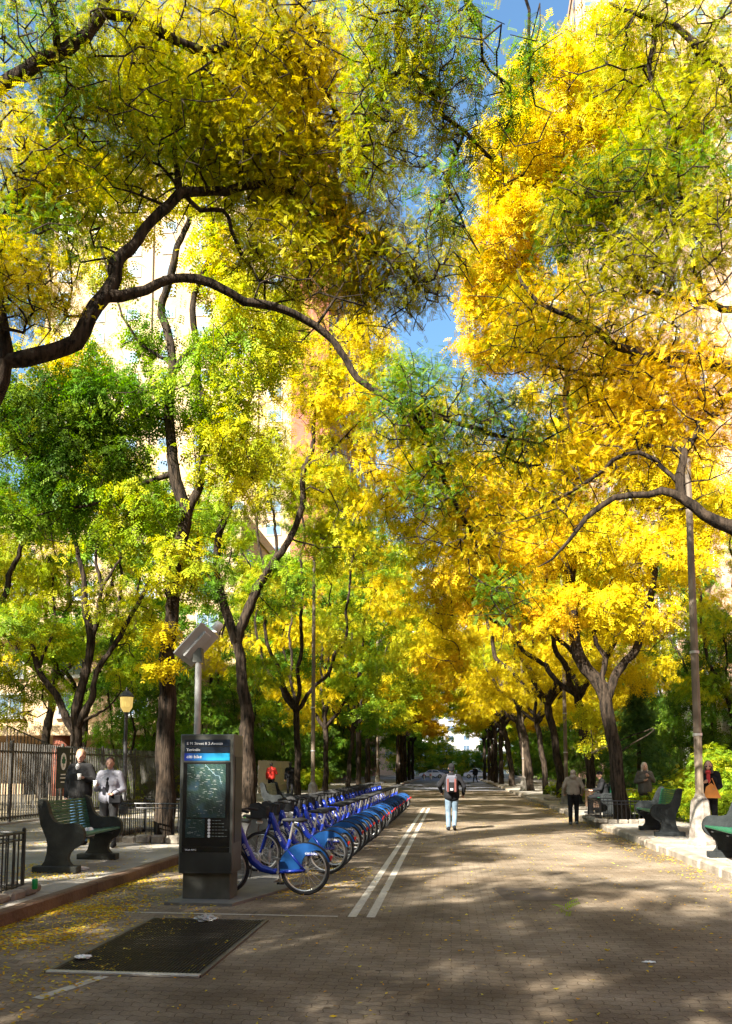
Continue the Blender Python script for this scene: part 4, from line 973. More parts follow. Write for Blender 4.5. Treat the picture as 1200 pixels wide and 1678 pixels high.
# ------------------------------------------------------------------ benches
def bench(name, label, loc, rz, endm, slatm, L=1.75, ribs=False, grp='concrete-ended park benches'):
    """local: bench runs along y, faces +x"""
    root = empty(name, loc, rz, label, 'bench', grp)
    Z = lambda pts: [((x - 300) / 733, (1560 - y) / 733) for x, y in pts]
    pr = Z([(84, 800), (98, 772), (128, 764), (165, 778), (192, 812), (208, 870), (225, 930), (255, 985), (300, 1022), (360, 1036), (430, 1030), (490, 1028), (540, 1042), (580, 1080), (602, 1135), (600, 1195), (575, 1245), (530, 1282), (478, 1310), (445, 1350), (430, 1400), (440, 1440), (475, 1482),
            (150, 1482), (185, 1430), (205, 1350), (210, 1260), (195, 1190), (160, 1110), (128, 1040), (112, 960), (100, 880)])
    for k, yy in enumerate((-L / 2, L / 2)):
        s = 1 if k else -1; a, b = (yy - .055, yy + .055)
        mb = MB(); mb.prism(pr, a, b); mb.box(((305 - 300) / 733, yy, .052), (.66, .2, .104), bev=.01)
        e = mb.build('end_panel', endm, root)
        if ribs:
            for j, f in enumerate((.80, .62, .44)):
                cx, cz = -.02, .60
                rp = [(cx + (x - cx) * f + .05 * (1 - f), yy + s * .056, cz + (z - cz) * f) for x, z in pr[2:21]]
                r_ = MB(); r_.tube(rp, .014, 6); r_.build('rib', endm, root)
    mb = MB(); n = 7
    for i in range(n):
        t = i / (n - 1); mb.box((-.10 + t * .46, 0, .50 + .04 * t), (.062, L - .12, .034), bev=.008)
    mb.build('seat', slatm, root)
    mb = MB(); n = 11
    for i in range(n):
        t = i / (n - 1); mb.box((-.125 - .10 * t, 0, .56 + t * .46), (.026, L - .12, .040), ry=-.2, bev=.006)
    mb.build('backrest', slatm, root)
    mb = MB()
    for yy in (-L / 4, L / 4): mb.box((.13, yy, .475), (.5, .05, .02)); mb.tube([(-.15, yy, .5), (-.26, yy, 1.0)], .014, 6)
    mb.build('braces', BLACKM, root)
    return root
ENDD = mat('bench_end_dark', (.012, .015, .012), .75, scale=6, bump=.5, col2=(.035, .038, .032))
ENDG = mat('bench_end_grey', (.010, .012, .013), .85, scale=6, bump=.4, col2=(.026, .03, .031), spec=.2)
SLATD = mat('bench_slats_dark', (.015, .07, .05), .4, scale=14, stretch=(1, .2, 1), col2=(.03, .12, .09))
SLATG = mat('bench_slats_green', (.006, .075, .035), .45, scale=12, stretch=(1, .2, 1), col2=(.01, .12, .06))
pA = G(92, 1430, .17); pB = G(160, 1408, .17)
bench('park_bench', 'dark green slatted bench with scrolled concrete ends facing the kiosk', ((pA.x + pB.x) / 2 + .0, (pA.y + pB.y) / 2, .165), math.atan2(pB.y - pA.y, pB.x - pA.x) - math.pi / 2, ENDD, SLATD, (pB - pA).length)
q1 = G(1093, 1370, .17)
bench('park_bench', 'bright green bench with grey ribbed ends left of the lamp post base', (q1.x + .12, q1.y + .95, walk_z(q1.x)), math.pi - .04, ENDG, SLATG, 1.8, True)
q2 = G(1165, 1404, .17)
bench('park_bench', 'bright green bench cut by the right frame edge', (q2.x + .27, q2.y - .82, walk_z(q2.x)), math.pi - .04, ENDG, SLATG, 1.7, True)
bench('park_bench', 'farther green bench the dark seated figure rests on', (5.35, 27.6, .17), math.pi - .04, ENDG, SLATG, 1.8, True)
bench('park_bench', 'green bench beyond the pale trunk behind the grey hoodie', (5.3, 34.6, .17), math.pi, ENDG, SLATG, 1.8, True)
pc = G(440, 1345, .18)
bench('park_bench', 'olive green bench seen over the bikes before the red jacket', (pc.x, pc.y + 1, .2), 0, ENDG, mat('olive_slats', (.16, .19, .13), .6, scale=9), 1.7)

# ------------------------------------------------------------------ bike-share kiosk
KM = mat('kiosk_metal', (.065, .067, .06), .48, .5, scale=4, bump=.05, col2=(.12, .122, .11))
KD = mat('kiosk_dark', (.025, .027, .026), .5, .4, scale=4, col2=(.042, .044, .042))
kL = G(291, 1478); kR = G(378, 1478); KW = (kR.x - kL.x) * 1.06
ko = empty('bike_share_kiosk', ((kL.x + kR.x) / 2 + .02, kL.y, 0), 0, 'tall grey bike rental kiosk with map panel and solar panel on a pole', 'kiosk')
KH = 2.14; KDp = .42
mb = MB(); mb.prism([(-KW * .62, -.25), (KW * .60, -.25), (KW * 1.4, 1.6), (-KW * .35, 1.6)], .003, .035, 'Z'); mb.build('base_plate', mat('dock_plate', (.10, .097, .09), .7, .2, scale=3, bump=.2, col2=(.16, .155, .14)), ko)
mb = MB(); mb.box((0, KDp / 2 + .02, .20), (KW * .88, KDp * .84, .34), bev=.008); mb.build('plinth', KM, ko)
mb = MB(); mb.box((0, KDp / 2, .36 + (KH - .36) / 2), (KW, KDp, KH - .36), bev=.012); mb.build('body', KM, ko)
mb = MB(); mb.box((0, -.005, .50), (KW * .93, .012, .26)); mb.build('lower_panel', KD, ko)
def front(zt, zb, w_, y, m, name, par=ko, x=0, th=.008):
    q = MB(); q.box((x, y, (zt + zb) / 2), (w_, th, zt - zb)); return q.build(name, m, par)
pw = KW * .84
NAVY = mat('header_navy', (.012, .022, .04), .3, scale=3)
h1 = front(2.07, 1.985, pw, -.006, NAVY, 'header_panel'); h2 = front(1.975, 1.905, pw, -.006, NAVY, 'header_panel')
m, n, l, b = nodes('header_blue'); tc = n.new('ShaderNodeTexCoord'); sp = n.new('ShaderNodeSeparateXYZ'); l.new(tc.outputs['Object'], sp.inputs[0])
mr = n.new('ShaderNodeMapRange'); mr.inputs[1].default_value = -.3; mr.inputs[2].default_value = .3; l.new(sp.outputs[0], mr.inputs[0])
cr = n.new('ShaderNodeValToRGB'); cr.color_ramp.elements[0].color = (.01, .02, .25, 1); cr.color_ramp.elements[1].color = (.02, .38, .65, 1); l.new(mr.outputs[0], cr.inputs[0]); l.new(cr.outputs[0], b.inputs['Base Color']); b.inputs['Roughness'].default_value = .3
HB = m
h3 = front(1.895, 1.80, pw, -.006, HB, 'header_panel')
TW = mat('lettering_white', (.80, .80, .80), .5, scale=3)
rx = (math.pi / 2, 0, 0)
lettering('lettering', 'E 91 Street & 2 Avenue', .050, TW, h1, (-pw / 2 + .03, -.013, 2.004), rx)
lettering('lettering', 'Yorkville', .050, TW, h2, (-pw / 2 + .03, -.013, 1.922), rx)
lettering('lettering', 'citi bike', .064, TW, h3, (-pw / 2 + .03, -.013, 1.83), rx)
# map: dark teal sheet with land, water, streets and small marks
mf = front(1.78, .70, pw + .02, -.006, mat('map_frame_black', (.008, .009, .009), .25, scale=3), 'map_frame')
m, n, l, b = nodes('map_print'); tc = n.new('ShaderNodeTexCoord')
def nn(t, **k):
    q = n.new(t)
    for a_, v_ in k.items(): q.inputs[a_].default_value = v_
    return q
nz = nn('ShaderNodeTexNoise', Scale=3.2, Detail=3); l.new(tc.outputs['Object'], nz.inputs['Vector'])
cr = n.new('ShaderNodeValToRGB'); e = cr.color_ramp.elements; e[0].position = .42; e[0].color = (.014, .032, .038, 1); e[1].position = .62; e[1].color = (.03, .065, .10, 1); k = e.new(.53); k.color = (.02, .045, .03, 1); l.new(nz.outputs[0], cr.inputs[0])
mp = n.new('ShaderNodeMapping'); mp.inputs['Rotation'].default_value = (0, R(18), 0); l.new(tc.outputs['Object'], mp.inputs[0])
sp = n.new('ShaderNodeSeparateXYZ'); l.new(mp.outputs[0], sp.inputs[0]); cv = n.new('ShaderNodeCombineXYZ'); l.new(sp.outputs[0], cv.inputs[0]); l.new(sp.outputs[2], cv.inputs[1])
br = nn('ShaderNodeTexBrick', Scale=1.0); br.inputs['Brick Width'].default_value = .055; br.inputs['Row Height'].default_value = .02; br.inputs['Mortar Size'].default_value = .0022; br.offset = 0
br.inputs['Color1'].default_value = (0, 0, 0, 1); br.inputs['Color2'].default_value = (0, 0, 0, 1); br.inputs['Mortar'].default_value = (1, 1, 1, 1); l.new(cv.outputs[0], br.inputs['Vector'])
mx = n.new('ShaderNodeMix'); mx.data_type = 'RGBA'; l.new(br.outputs['Color'], mx.inputs[0]); l.new(cr.outputs[0], mx.inputs[6]); mx.inputs[7].default_value = (.05, .08, .075, 1)
l.new(mx.outputs[2], b.inputs['Base Color']); b.inputs['Roughness'].default_value = .12
MAPM = m
mp1 = front(1.755, 1.07, pw - .09, -.014, MAPM, 'map_sheet', mf); mp2 = front(1.055, .815, pw * .42, -.014, MAPM, 'inset_map', mf, -pw * .23)
gm = np.random.default_rng(9); mk = MB()
for i in range(85):
    x = gm.uniform(-pw / 2 + .07, pw / 2 - .09); z = gm.uniform(1.09, 1.74); mk.box((x, -.020, z), (gm.uniform(.008, .05), .002, gm.uniform(.004, .009)))
for i in range(16):
    x = gm.uniform(-pw / 2 + .06, -.04); z = gm.uniform(.83, 1.04); mk.box((x, -.020, z), (gm.uniform(.008, .05), .002, .005))
mk.build('map_marks', mat('map_mark', (.20, .23, .22), .5), mf)
mk = MB(); mk.smooth = False
mk.tube([(-.02, -.020, 1.75), (.05, -.020, 1.68), (.12, -.020, 1.61), (.17, -.020, 1.60), (.2, -.020, 1.50)], .004, 5); mk.build('river_line', mat('river', (.14, .22, .26), .4), mf)
ic = MB()
for i in range(6): ic.lathe([(.019, -.021), (.019, -.016)], (.045, 0, 1.035 - i * .040), 12, 'Y')
ic.build('icon_discs', TW, mf)
ic = MB()
for i in range(6):
    for j in range(int(gm.integers(3, 6))): ic.box((.10 + j * .042, -.020, 1.035 - i * .040), (.032, .002, .006))
ic.build('icon_captions', mat('map_mark', (.20, .23, .22)), mf)
ft = front(.69, .63, pw + .02, -.006, mat('map_frame_black', (.008, .009, .009)), 'footer_panel')
lettering('lettering', 'Walk NYC', .034, TW, ft, (-pw / 2 + .03, -.012, .648), rx)
# side screen with buttons on the street side
mb = MB(); mb.box((KW / 2 + .004, KDp / 2, 1.3), (.008, KDp * .8, 1.1)); mb.build('side_panel', KD, ko)
mb = MB(); mb.tube([(-KW * .33, KDp * .7, KH - .03), (-KW * .33, KDp * .7, 3.22)], .043, 16); mb.smooth = True; mb.build('pole', mat('pole_grey', (.30, .30, .29), .5, .3, scale=5), ko)
PAN = mat('solar_back', (.40, .40, .39), .5, .4, scale=5, col2=(.5, .5, .48))
pt = Vector((-KW * .33, KDp * .7, 3.2))
mb = MB(); mb.box((0, 0, 0), (.56, .34, .03), bev=.006); mb.box((.0, .0, -.04), (.44, .12, .05), bev=.01)
pan = mb.build('solar_panel', PAN, ko)
pan.location = pt + Vector((-.03, -.02, .16)); _X = Vector((.68, 0, .73)).normalized(); _Y = Vector((.5, .73, -.46)).normalized(); _Z = _X.cross(_Y)
pan.rotation_euler = Matrix((_X, _Y, _Z)).transposed().to_euler()
cel = MB(); cel.box((0, 0, .021), (.52, .30, .006)); cel.build('cells', mat('solar_cells', (.01, .015, .05), .15), pan)
mb = MB(); mb.prism([(-.07, -.08), (.07, -.08), (.05, .11), (-.05, .11)], -.05, .05); br_ = mb.build('bracket', KM, ko); br_.location = pt
mb = MB(); mb.smooth = True; mb.lathe([(.06, 0), (.06, .10), (.045, .13)], (0, 0, 0), 14); s_ = mb.build('antenna', WHITEW, ko); s_.location = pan.location + Vector((.24, .05, .20)); s_.rotation_euler = (0, .6, 0)

# ------------------------------------------------------------------ bikes and docks
BL = mat('bike_blue', (.006, .022, .22), .25, .1, scale=3, col2=(.008, .03, .30))
BF = mat('fender_blue', (.005, .035, .16), .35, scale=1.5, col2=(.007, .08, .25))
RUB = mat('rubber', (.012, .012, .013), .8, scale=30); CHR = mat('rim_silver', (.6, .6, .6), .3, .9, scale=8)
REDL = mat('tail_red', (.55, .02, .02), .3); WT = mat('bike_white', (.82, .83, .85), .5)
def make_bike():
    """local: rear hub over the origin, the bike points to +x"""
    root = empty('rental_bike', (0, 0, 0), 0, '', 'bicycle', 'blue rental bikes docked in a row')
    for nm, x, rr in (('rear_wheel', 0, .335), ('front_wheel', 1.10, .335)):
        mb = MB(); mb.smooth = True; mb.torus((0, 0, 0), rr - .022, .024, 40, 8); w_ = mb.build('wheel', RUB, root, (x, 0, rr))
        r_ = MB(); r_.smooth = True; r_.torus((0, 0, 0), rr - .052, .013, 40, 6); r_.build('rim', CHR, w_)
        s = MB()
        for i in range(20):
            a = i * math.pi / 10; b = a + (.35 if i % 2 else -.35)
            s.tube([(.03 * math.cos(b), .025 * (1 if i % 2 else -1), .03 * math.sin(b)), ((rr - .055) * math.cos(a), 0, (rr - .055) * math.sin(a))], .0018, 3, False)
        s.build('spokes', CHR, w_)
        h = MB(); h.lathe([(.045, -.05), (.045, .05)], (0, 0, 0), 12, 'Y'); h.build('hub', CHR, w_)
    f = MB(); f.smooth = True
    dt = [(.93, 0, .96), (.90, 0, .86), (.82, 0, .64), (.72, 0, .45), (.60, 0, .35), (.45, 0, .31), (.36, 0, .31)]
    f.tube(dt, [.036, .045, .052, .055, .052, .045, .04], 14)
    f.tube([(.36, 0, .31), (.28, 0, .50), (.21, 0, .74)], [.034, .03, .026], 12)           # seat tube
    for s in (-1, 1):
        f.tube([(.38, s * .03, .30), (.2, s * .07, .32), (0, s * .075, .335)], .022, 8)
        f.tube([(.25, s * .03, .62), (.12, s * .07, .47), (0, s * .075, .335)], .018, 8)
        f.tube([(.955, s * .045, .80), (1.02, s * .055, .60), (1.10, s * .055, .335)], .019, 8)   # fork
    f.tube([(.93, 0, .98), (.965, 0, .80)], .033, 10)
    fr = f.build('frame', BL, root)
    # rear fender with deep skirt over the wheel
    R_, n = .358, 26
    def skirt(y0, y1):
        angs = [math.radians(-8 + i * 170 / n) for i in range(n + 1)]
        outer = [(R_ * math.cos(a), .335 + R_ * math.sin(a)) for a in angs]
        inner = []
        for i, a in enumerate(angs):
            t = i / n; ri = min(.335, .07 + .29 * max(0, (t - .38) / .45) ** 1.1)
            inner.append((ri * math.cos(a), .335 + ri * math.sin(a)))
        mb = MB(); vs = []; fs = []
        for (x, z), (xi, zi) in zip(outer, inner):
            vs += [(x, y0, z), (xi, y0, zi), (x, y1, z), (xi, y1, zi)]
        for i in range(n):
            a = i * 4; b = a + 4
            fs += [(a, b, b + 1, a + 1), (a + 2, a + 3, b + 3, b + 2), (a + 1, b + 1, b + 3, a + 3)]
        mb._add(vs, fs); return mb
    for s in (-1, 1):
        sk = skirt(s * .046, s * .052); k = sk.build('fender_skirt', BF, root)
    fb = MB(); vs = []; fs = []
    for i in range(n + 1):
        a = math.radians(-8 + i * 170 / n)
        vs += [(R_ * math.cos(a), -.052, .335 + R_ * math.sin(a)), (R_ * math.cos(a), .052, .335 + R_ * math.sin(a)), ((R_ + .012) * math.cos(a), -.03, .335 + (R_ + .012) * math.sin(a)), ((R_ + .012) * math.cos(a), .03, .335 + (R_ + .012) * math.sin(a))]
    for i in range(n): a = i * 4; b = a + 4; fs += [(a, b, b + 2, a + 2), (a + 2, b + 2, b + 3, a + 3), (a + 3, b + 3, b + 1, a + 1)]
    fb._add(vs, fs); fb.build('fender_top', mat('fender_edge', (.006, .007, .012), .7, scale=3, spec=.2), root)
    tl = MB(); tl.box((-.345, 0, .49), (.035, .05, .085), ry=-.42, bev=.012); tl.build('tail_light', REDL, root)
    ff = MB(); vs = []; fs = []; n2 = 14
    for i in range(n2 + 1):
        a = math.radians(200 - i * 170 / n2)
        for yy in (-.035, .035): vs.append((1.10 + .362 * math.cos(a), yy, .335 + .362 * math.sin(a)))
    for i in range(n2): a = i * 2; fs.append((a, a + 1, a + 3, a + 2))
    ff._add(vs, fs); ff.build('front_fender', RUB, root)
    cc = MB(); cc.smooth = True; cc.ell((.2, -.06, .325), (.24, .025, .055)); cc.build('chain_case', RUB, root)
    cr_ = MB(); cr_.tube([(.36, -.07, .31), (.36, -.10, .14)], .012, 6); cr_.tube([(.36, .07, .31), (.36, .10, .48)], .012, 6); cr_.tube([(.36, -.1, .31), (.36, .1, .31)], .02, 8); ck = cr_.build('crank', CHR, root)
    pd = MB(); pd.box((.36, -.155, .13), (.10, .09, .025), bev=.004); pd.box((.36, .155, .49), (.10, .09, .025), bev=.004); pd.build('pedals', RUB, ck)
    sp = MB(); sp.tube([(.22, 0, .72), (.17, 0, .96)], .014, 8); sp.build('seat_post', CHR, root)
    sd_ = MB(); sd_.smooth = True; sd_.ell((.07, 0, 1.0), (.10, .09, .035)); sd_.ell((.19, 0, 1.0), (.14, .035, .028)); sd_.build('saddle', RUB, root)
    hb = MB(); hb.tube([(.94, 0, .96), (.90, 0, 1.10)], .022, 8)
    for s in (-1, 1): hb.tube([(.90, 0, 1.10), (.92, s * .12, 1.13), (.86, s * .24, 1.14), (.74, s * .30, 1.12)], .014, 8); hb.tube([(.84, s * .255, 1.14), (.72, s * .305, 1.12)], .02, 8)
    hb.tube([(.88, -.2, 1.13), (.95, -.22, 1.05), (1.0, -.1, .9)], .005, 4); hb.tube([(.88, .2, 1.13), (.97, .22, 1.02), (1.0, .1, .88)], .005, 4)
    hb.build('handlebar', RUB, root)
    bk = MB()
    for s in (-1, 1): bk.prism([(.98, .90), (1.20, .90), (1.26, 1.12), (1.18, 1.14), (.98, 1.0)], s * .13, s * .13 + .012)
    bk.box((1.09, 0, .90), (.24, .26, .02)); bk.prism([(1.19, .90), (1.25, .90), (1.27, 1.10), (1.245, 1.10)], -.12, .12); bk.box((1.0, 0, 1.0), (.03, .22, .16), bev=.01)
    bk.build('front_rack', RUB, root)
    hl = MB(); hl.box((1.13, 0, .82), (.10, .07, .05), bev=.012); hl.build('headlight', WT, root)
    # wordmarks, both sides
    for s in (-1, 1):
        if s < 0:   # seen from -y, x to the right
            lettering('lettering', 'citi bike', .054, WT, root, (-.195, -.0545, .53), (math.pi / 2, R(-4), 0), depth=.001)
            lettering('lettering', 'citi bike', .058, WT, fr, (.70, -.057, .49), (math.pi / 2, R(-62), 0), depth=.001)
        else:       # seen from +y
            lettering('lettering', 'citi bike', .054, WT, root, (.0, .0545, .545), (math.pi / 2, R(4), math.pi), depth=.001)
            lettering('lettering', 'citi bike', .058, WT, fr, (.858, .057, .675), (math.pi / 2, R(62), math.pi), depth=.001)
    return root
DKM = mat('dock_grey', (.11, .11, .11), .5, .4, scale=4, col2=(.17, .17, .165))
def make_dock():
    root = empty('bike_dock', (0, 0, 0), 0, '', 'bike dock', 'grey dock posts holding the bikes')
    mb = MB(); mb.prism([(-.16, .02), (.10, .02), (.06, .30), (.10, .70), (.16, .84), (-.10, .86), (-.15, .70)], -.05, .05); mb.build('post', DKM, root)
    h = MB(); h.box((.0, 0, .875), (.32, .16, .05), ry=.12, bev=.015); h.box((-.17, 0, .74), (.04, .08, .16), bev=.01); h.build('dock_head', KD, root)
    l_ = MB(); l_.ell((.06, 0, .91), (.018, .018, .01), 8, 6); l_.build('status_lamp', mat('status', (.1, .5, .1), .3), root)
    b_ = MB(); b_.box((.25, 0, .015), (1.0, .74, .022)); b_.build('base_plate', mat('dock_plate', (.16, .155, .145)), root)
    g = MB(); g.tube([(.10, .13, .02), (.10, .13, .30), (.18, .13, .34), (.26, .13, .30), (.26, .13, .02)], .012, 6); g.build('wheel_guide', SILV, root)
    return root
bike0 = make_bike(); dock0 = make_dock()
RX = -1.98; ys = [10.62, 12.75, 13.55, 14.95, 15.7, 16.45, 17.25]
while ys[-1] < 32.4: ys.append(ys[-1] + (.78 if len(ys) % 6 else .95))
gk = np.random.default_rng(17)
for i, y in enumerate(ys):
    o = bike0 if i == 0 else copy_thing(bike0, (0, 0, 0))
    # faces -x, i.e. the front wheel is in the dock
    o.location = (RX + gk.uniform(-.03, .03), y, 0); o.rotation_euler = (gk.uniform(-.03, .03) * (i > 0), 0, math.pi + gk.uniform(-.06, .06) * (i > 0) + (.03 if i == 0 else .0))
    w_ = ['first', 'second', 'third', 'fourth', 'fifth', 'sixth', 'seventh', 'eighth', 'ninth', 'tenth', 'eleventh', 'twelfth', 'thirteenth', 'fourteenth', 'fifteenth', 'sixteenth', 'seventeenth', 'eighteenth', 'nineteenth', 'twentieth', 'twenty-first', 'twenty-second', 'twenty-third', 'twenty-fourth', 'twenty-fifth', 'twenty-sixth', 'twenty-seventh', 'twenty-eighth']
    o['label'] = ['blue rental bike nearest the kiosk, seen full from the side' if i == 0 else f'blue rental bike, {w_[i]} in the docked row counted from the kiosk'][0]
dys = [10.95 + .77 * i for i in range(28)]
for i, y in enumerate(dys):
    if i == 0: o = dock0
    else: o = copy_thing(dock0, (0, 0, 0))
    o.location = (-3.36, y, 0); o['label'] = f'grey bike dock post, {(w_ + ["twenty-ninth"])[i]} in the row counted from the kiosk'

# ------------------------------------------------------------------ small things on the ground
cn = empty('drink_can', tuple(G(57, 1457, .27)), 0, 'green drink can standing on the stone edging at the left', 'can')
mb = MB(); mb.smooth = True; mb.lathe([(.026, 0), (.033, .008), (.033, .112), (.026, .122)], n=18); mb.build('body', mat('can_green', (.01, .28, .08), .3, .4), cn)
mb = MB(); mb.lathe([(.027, .122), (.027, .125)], n=16); mb.build('lid', SILV, cn)
def crumple(name, label, cat, loc, size, seed, m, flat=.5):
    bm = bmesh.new(); bmesh.ops.create_icosphere(bm, subdivisions=3, radius=1); g = np.random.default_rng(seed)
    ph = g.uniform(0, 6, 9)
    for v in bm.verts:
        c = v.co; k = 1 + .28 * math.sin(5 * c.x + ph[0]) * math.sin(6 * c.y + ph[1]) + .2 * math.sin(9 * c.z + 7 * c.x + ph[2]) + .08 * g.normal()
        v.co = Vector((c.x * size[0] * k, c.y * size[1] * k, max(0, (c.z + .4) * size[2] * k)))
    me = bpy.data.meshes.new(name); bm.to_mesh(me); bm.free(); me.materials.append(m); o = bpy.data.objects.new(name, me); C.objects.link(o); o.location = loc
    return tag(o, label, cat)
PLB = mat('plastic_white', (.72, .72, .72), .35, scale=8); PAP = mat('paper_white', (.8, .79, .75), .8)
crumple('plastic_bag', 'crumpled clear-white plastic bag at the far edge of the grate', 'bag', G(338, 1508, .02), (.11, .08, .04), 1, mat('bag_plastic', (.22, .22, .21), .3, scale=8, col2=(.34, .34, .33)))
crumple('paper_scrap', 'bright white crumpled paper on the left part of the grate', 'litter', G(136, 1569, .03), (.065, .045, .014), 2, PAP)
crumple('paper_scrap', 'small white paper strip lying on the right half of the road', 'litter', G(1064, 1577, .005), (.05, .02, .008), 3, PAP)
crumple('litter_pile', 'pale scraps of litter under the green bench', 'litter', G(130, 1425, .17), (.12, .07, .03), 4, PAP)
crumple('paper_bag', 'white paper bag lying on the green bench seat', 'bag', tuple(Vector(((pA.x + pB.x) / 2 + .0, (pA.y + pB.y) / 2 + .30, .60))), (.09, .12, .09), 5, PAP)

# fallen leaves: far too many to count
def litter(name, spots, seed, cols):
    g = np.random.default_rng(seed); V = []; K = []
    for (x0, x1, y0, y1, n, z, skew) in spots:
        xs_ = x0 + (x1 - x0) * g.uniform(0, 1, n) ** skew; yy = g.uniform(y0, y1, n)
        # clumping
        keep = (np.sin(xs_ * 5 + yy * 1.7) + np.sin(yy * 3.1 - xs_ * 2.3) + g.normal(0, 1.0, n)) > -.4
        xs_ = xs_[keep]; yy = yy[keep]; k = len(xs_)
        a = g.uniform(0, 6.28, k); l_ = g.uniform(.012, .032, k); w2 = l_ * g.uniform(.25, .5, k); zz = (0 if callable(z) else z) + g.uniform(.006, .014, k)
        if callable(z): zz = np.array([z(q) for q in xs_]) + g.uniform(.008, .016, k)
        c_, s_ = np.cos(a), np.sin(a); q = np.zeros((k, 4, 3)); dz = g.uniform(-.004, .008, (k, 4))
        for j, (u_, v_) in enumerate(((-1, 0), (0, 1), (1, 0), (0, -1))):
            q[:, j, 0] = xs_ + u_ * l_ * c_ - v_ * w2 * s_; q[:, j, 1] = yy + u_ * l_ * s_ + v_ * w2 * c_; q[:, j, 2] = zz + dz[:, j]
        V.append(q); K.append(np.array(cols)[g.integers(0, len(cols), k)] * g.uniform(.7, 1.2, (k, 1)))
    me = mesh_from_quads(name, np.concatenate(V), np.clip(np.concatenate(K), 0, .9), LEAF)
    o = bpy.data.objects.new(name, me); C.objects.link(o); return tag(o, kind='stuff')
LC = [(.75, .52, .03), (.68, .44, .02), (.55, .45, .05), (.6, .3, .03), (.7, .6, .1)]
wz = lambda x: walk_z(x)
g = litter('fallen_leaves', [(KL, KL + 2.0, 4.5, 20, 16000, 0.0, 1.7), (KL, KL + 1.0, 4.5, 9.5, 7000, 0, 1.3), (KL, KR, 3, 25, 3600, 0.0, 1), (KR, KR - .7, 9, 40, 4200, 0.0, 2.2), (KL + .3, -2, 10, 33, 3500, 0, 1), (-2.7, -1.3, 10.2, 13.5, 1200, 0, 1)], 3, LC)
litter('fallen_leaves', [(KL - .2, -11, 8, 34, 9000, wz, .8), (-8.2, -7.2, 14, 30, 5000, wz, 1), (-6.6, -5.1, 10.5, 12, 1500, wz, 1), (KR + .3, 11, 10, 40, 7000, wz, 1)], 4, LC)
litter('fallen_leaves', [(x1 - .3, x1 + .3, y0, y1, 10, .0, 1), (x0, x1, y0, y1, 260, .016, 1)], 6, LC)
tw = leaves('leaf_sprig', np.array([[G(928, 1497).x, G(928, 1497).y, .03]]), np.array([[1, 0, 0.]]), np.array([[.35, .5, .03]]), 'fine', 9, .05, 5, 1.0, 0)
o = bpy.data.objects.new('leaf_sprig', tw); C.objects.link(o); tag(o, 'fresh yellow-green leaf sprig lying in the middle of the road', 'leaf')

# ------------------------------------------------------------------ garden planting
def bush(name, label, c, r, n, pal, seed, kind='mid', per=14, grp=None, size=.9):
    g = np.random.default_rng(seed); root = empty(name, c, 0, label, 'bush', grp)
    T = []; 
    for i in range(7):
        d = g.normal(0, 1, 3); d[2] = abs(d[2]) * .6; d /= np.linalg.norm(d) + 1e-9
        T.append(sample_pad(np.array([0, 0, r[2] * .5]) + d * np.array(r) * .45, np.array(r) * .62, max(4, n // 7), g))
    T = np.concatenate(T); T[:, 2] = np.abs(T[:, 2]) + .05
    sk = Skel(); sk.limb([Vector((0, 0, -.05)), Vector((0, 0, r[2] * .4)), Vector((0, 0, r[2] * .8))], .03, .012, wob=.02)
    dirs = sk.grow(T, seed); me = sk.mesh('stems', BARK, tip=.004)
    o = bpy.data.objects.new('stems', me); C.objects.link(o); o.parent = root
    lm = leaves('foliage', T, dirs, pal_cols(pal, len(T), g), kind, per, .22, seed, size, .0)
    f = bpy.data.objects.new('foliage', lm); C.objects.link(f); f.parent = root
    return root
HL = 'low green shrubs in the right planting bed'
h0 = bush('shrub', 'low bright green shrub behind the bench back, left of the lamp post', (P(1000, 1259, 27).x + 3, 27, .28), (.9, .9, .42), 110, 'GY', 5, grp=HL)
for i, (u, Y, s, lb) in enumerate([(1075, 25, 1.0, 'low bright green shrub straight behind the near right bench'), (1105, 24, .9, 'low green shrub just left of the lamp post base'), (1152, 23, 1.0, 'low yellow-green shrub behind the woman with the orange bag'), (1190, 22.5, 1.05, 'low yellow-green shrub at the right frame edge'), (1168, 26, 1.1, 'green shrub between the orange bag woman and the round bush'), (1048, 28, .9, 'low green shrub behind the woman in the fur-trimmed coat'), (1090, 29, 1.2, 'taller green shrub in the second row of the bed'), (950, 36, 1.0, 'green shrub between the pale trunk and the leaning trunk'), (925, 42, 1.0, 'green shrub beyond the grey hoodie')]):
    p = P(u, 1259, Y); copy_thing(h0, (p.x, Y, .28), i * .9, lb, s)
p = P(1180, 1259, 26.5); bush('round_bush', 'large round yellow-green bush at the right edge before the brick podium', (p.x, 26.5, .28), (1.1, 1.0, 1.55), 240, 'GY', 8, per=16)
p = P(1135, 1259, 30); bush('round_bush', 'golden bush behind the lamp post', (p.x, 30, .28), (.8, .8, .9), 110, 'YG', 9)
for i, (x, y, s, lb) in enumerate([(-12.2, 30, 1.7, 'dark shrub behind the iron fence left of the kiosk'), (-12.6, 34, 2.2, 'dense shrub behind the fence above the kiosk'), (-12.3, 38.5, 2.0, 'dense shrub behind the fence right of the kiosk'), (-12.5, 27.5, 1.3, 'dark shrub behind the couple'), (-9.6, 52, 1.4, 'sunlit shrub beyond the red jacket'), (-9.6, 56, 1.3, 'second sunlit shrub beyond the red jacket')]):
    copy_thing(h0, (x, y, .28), i, lb, (s, s, s * 1.3))['group'] = 'shrubs along the left garden fence'
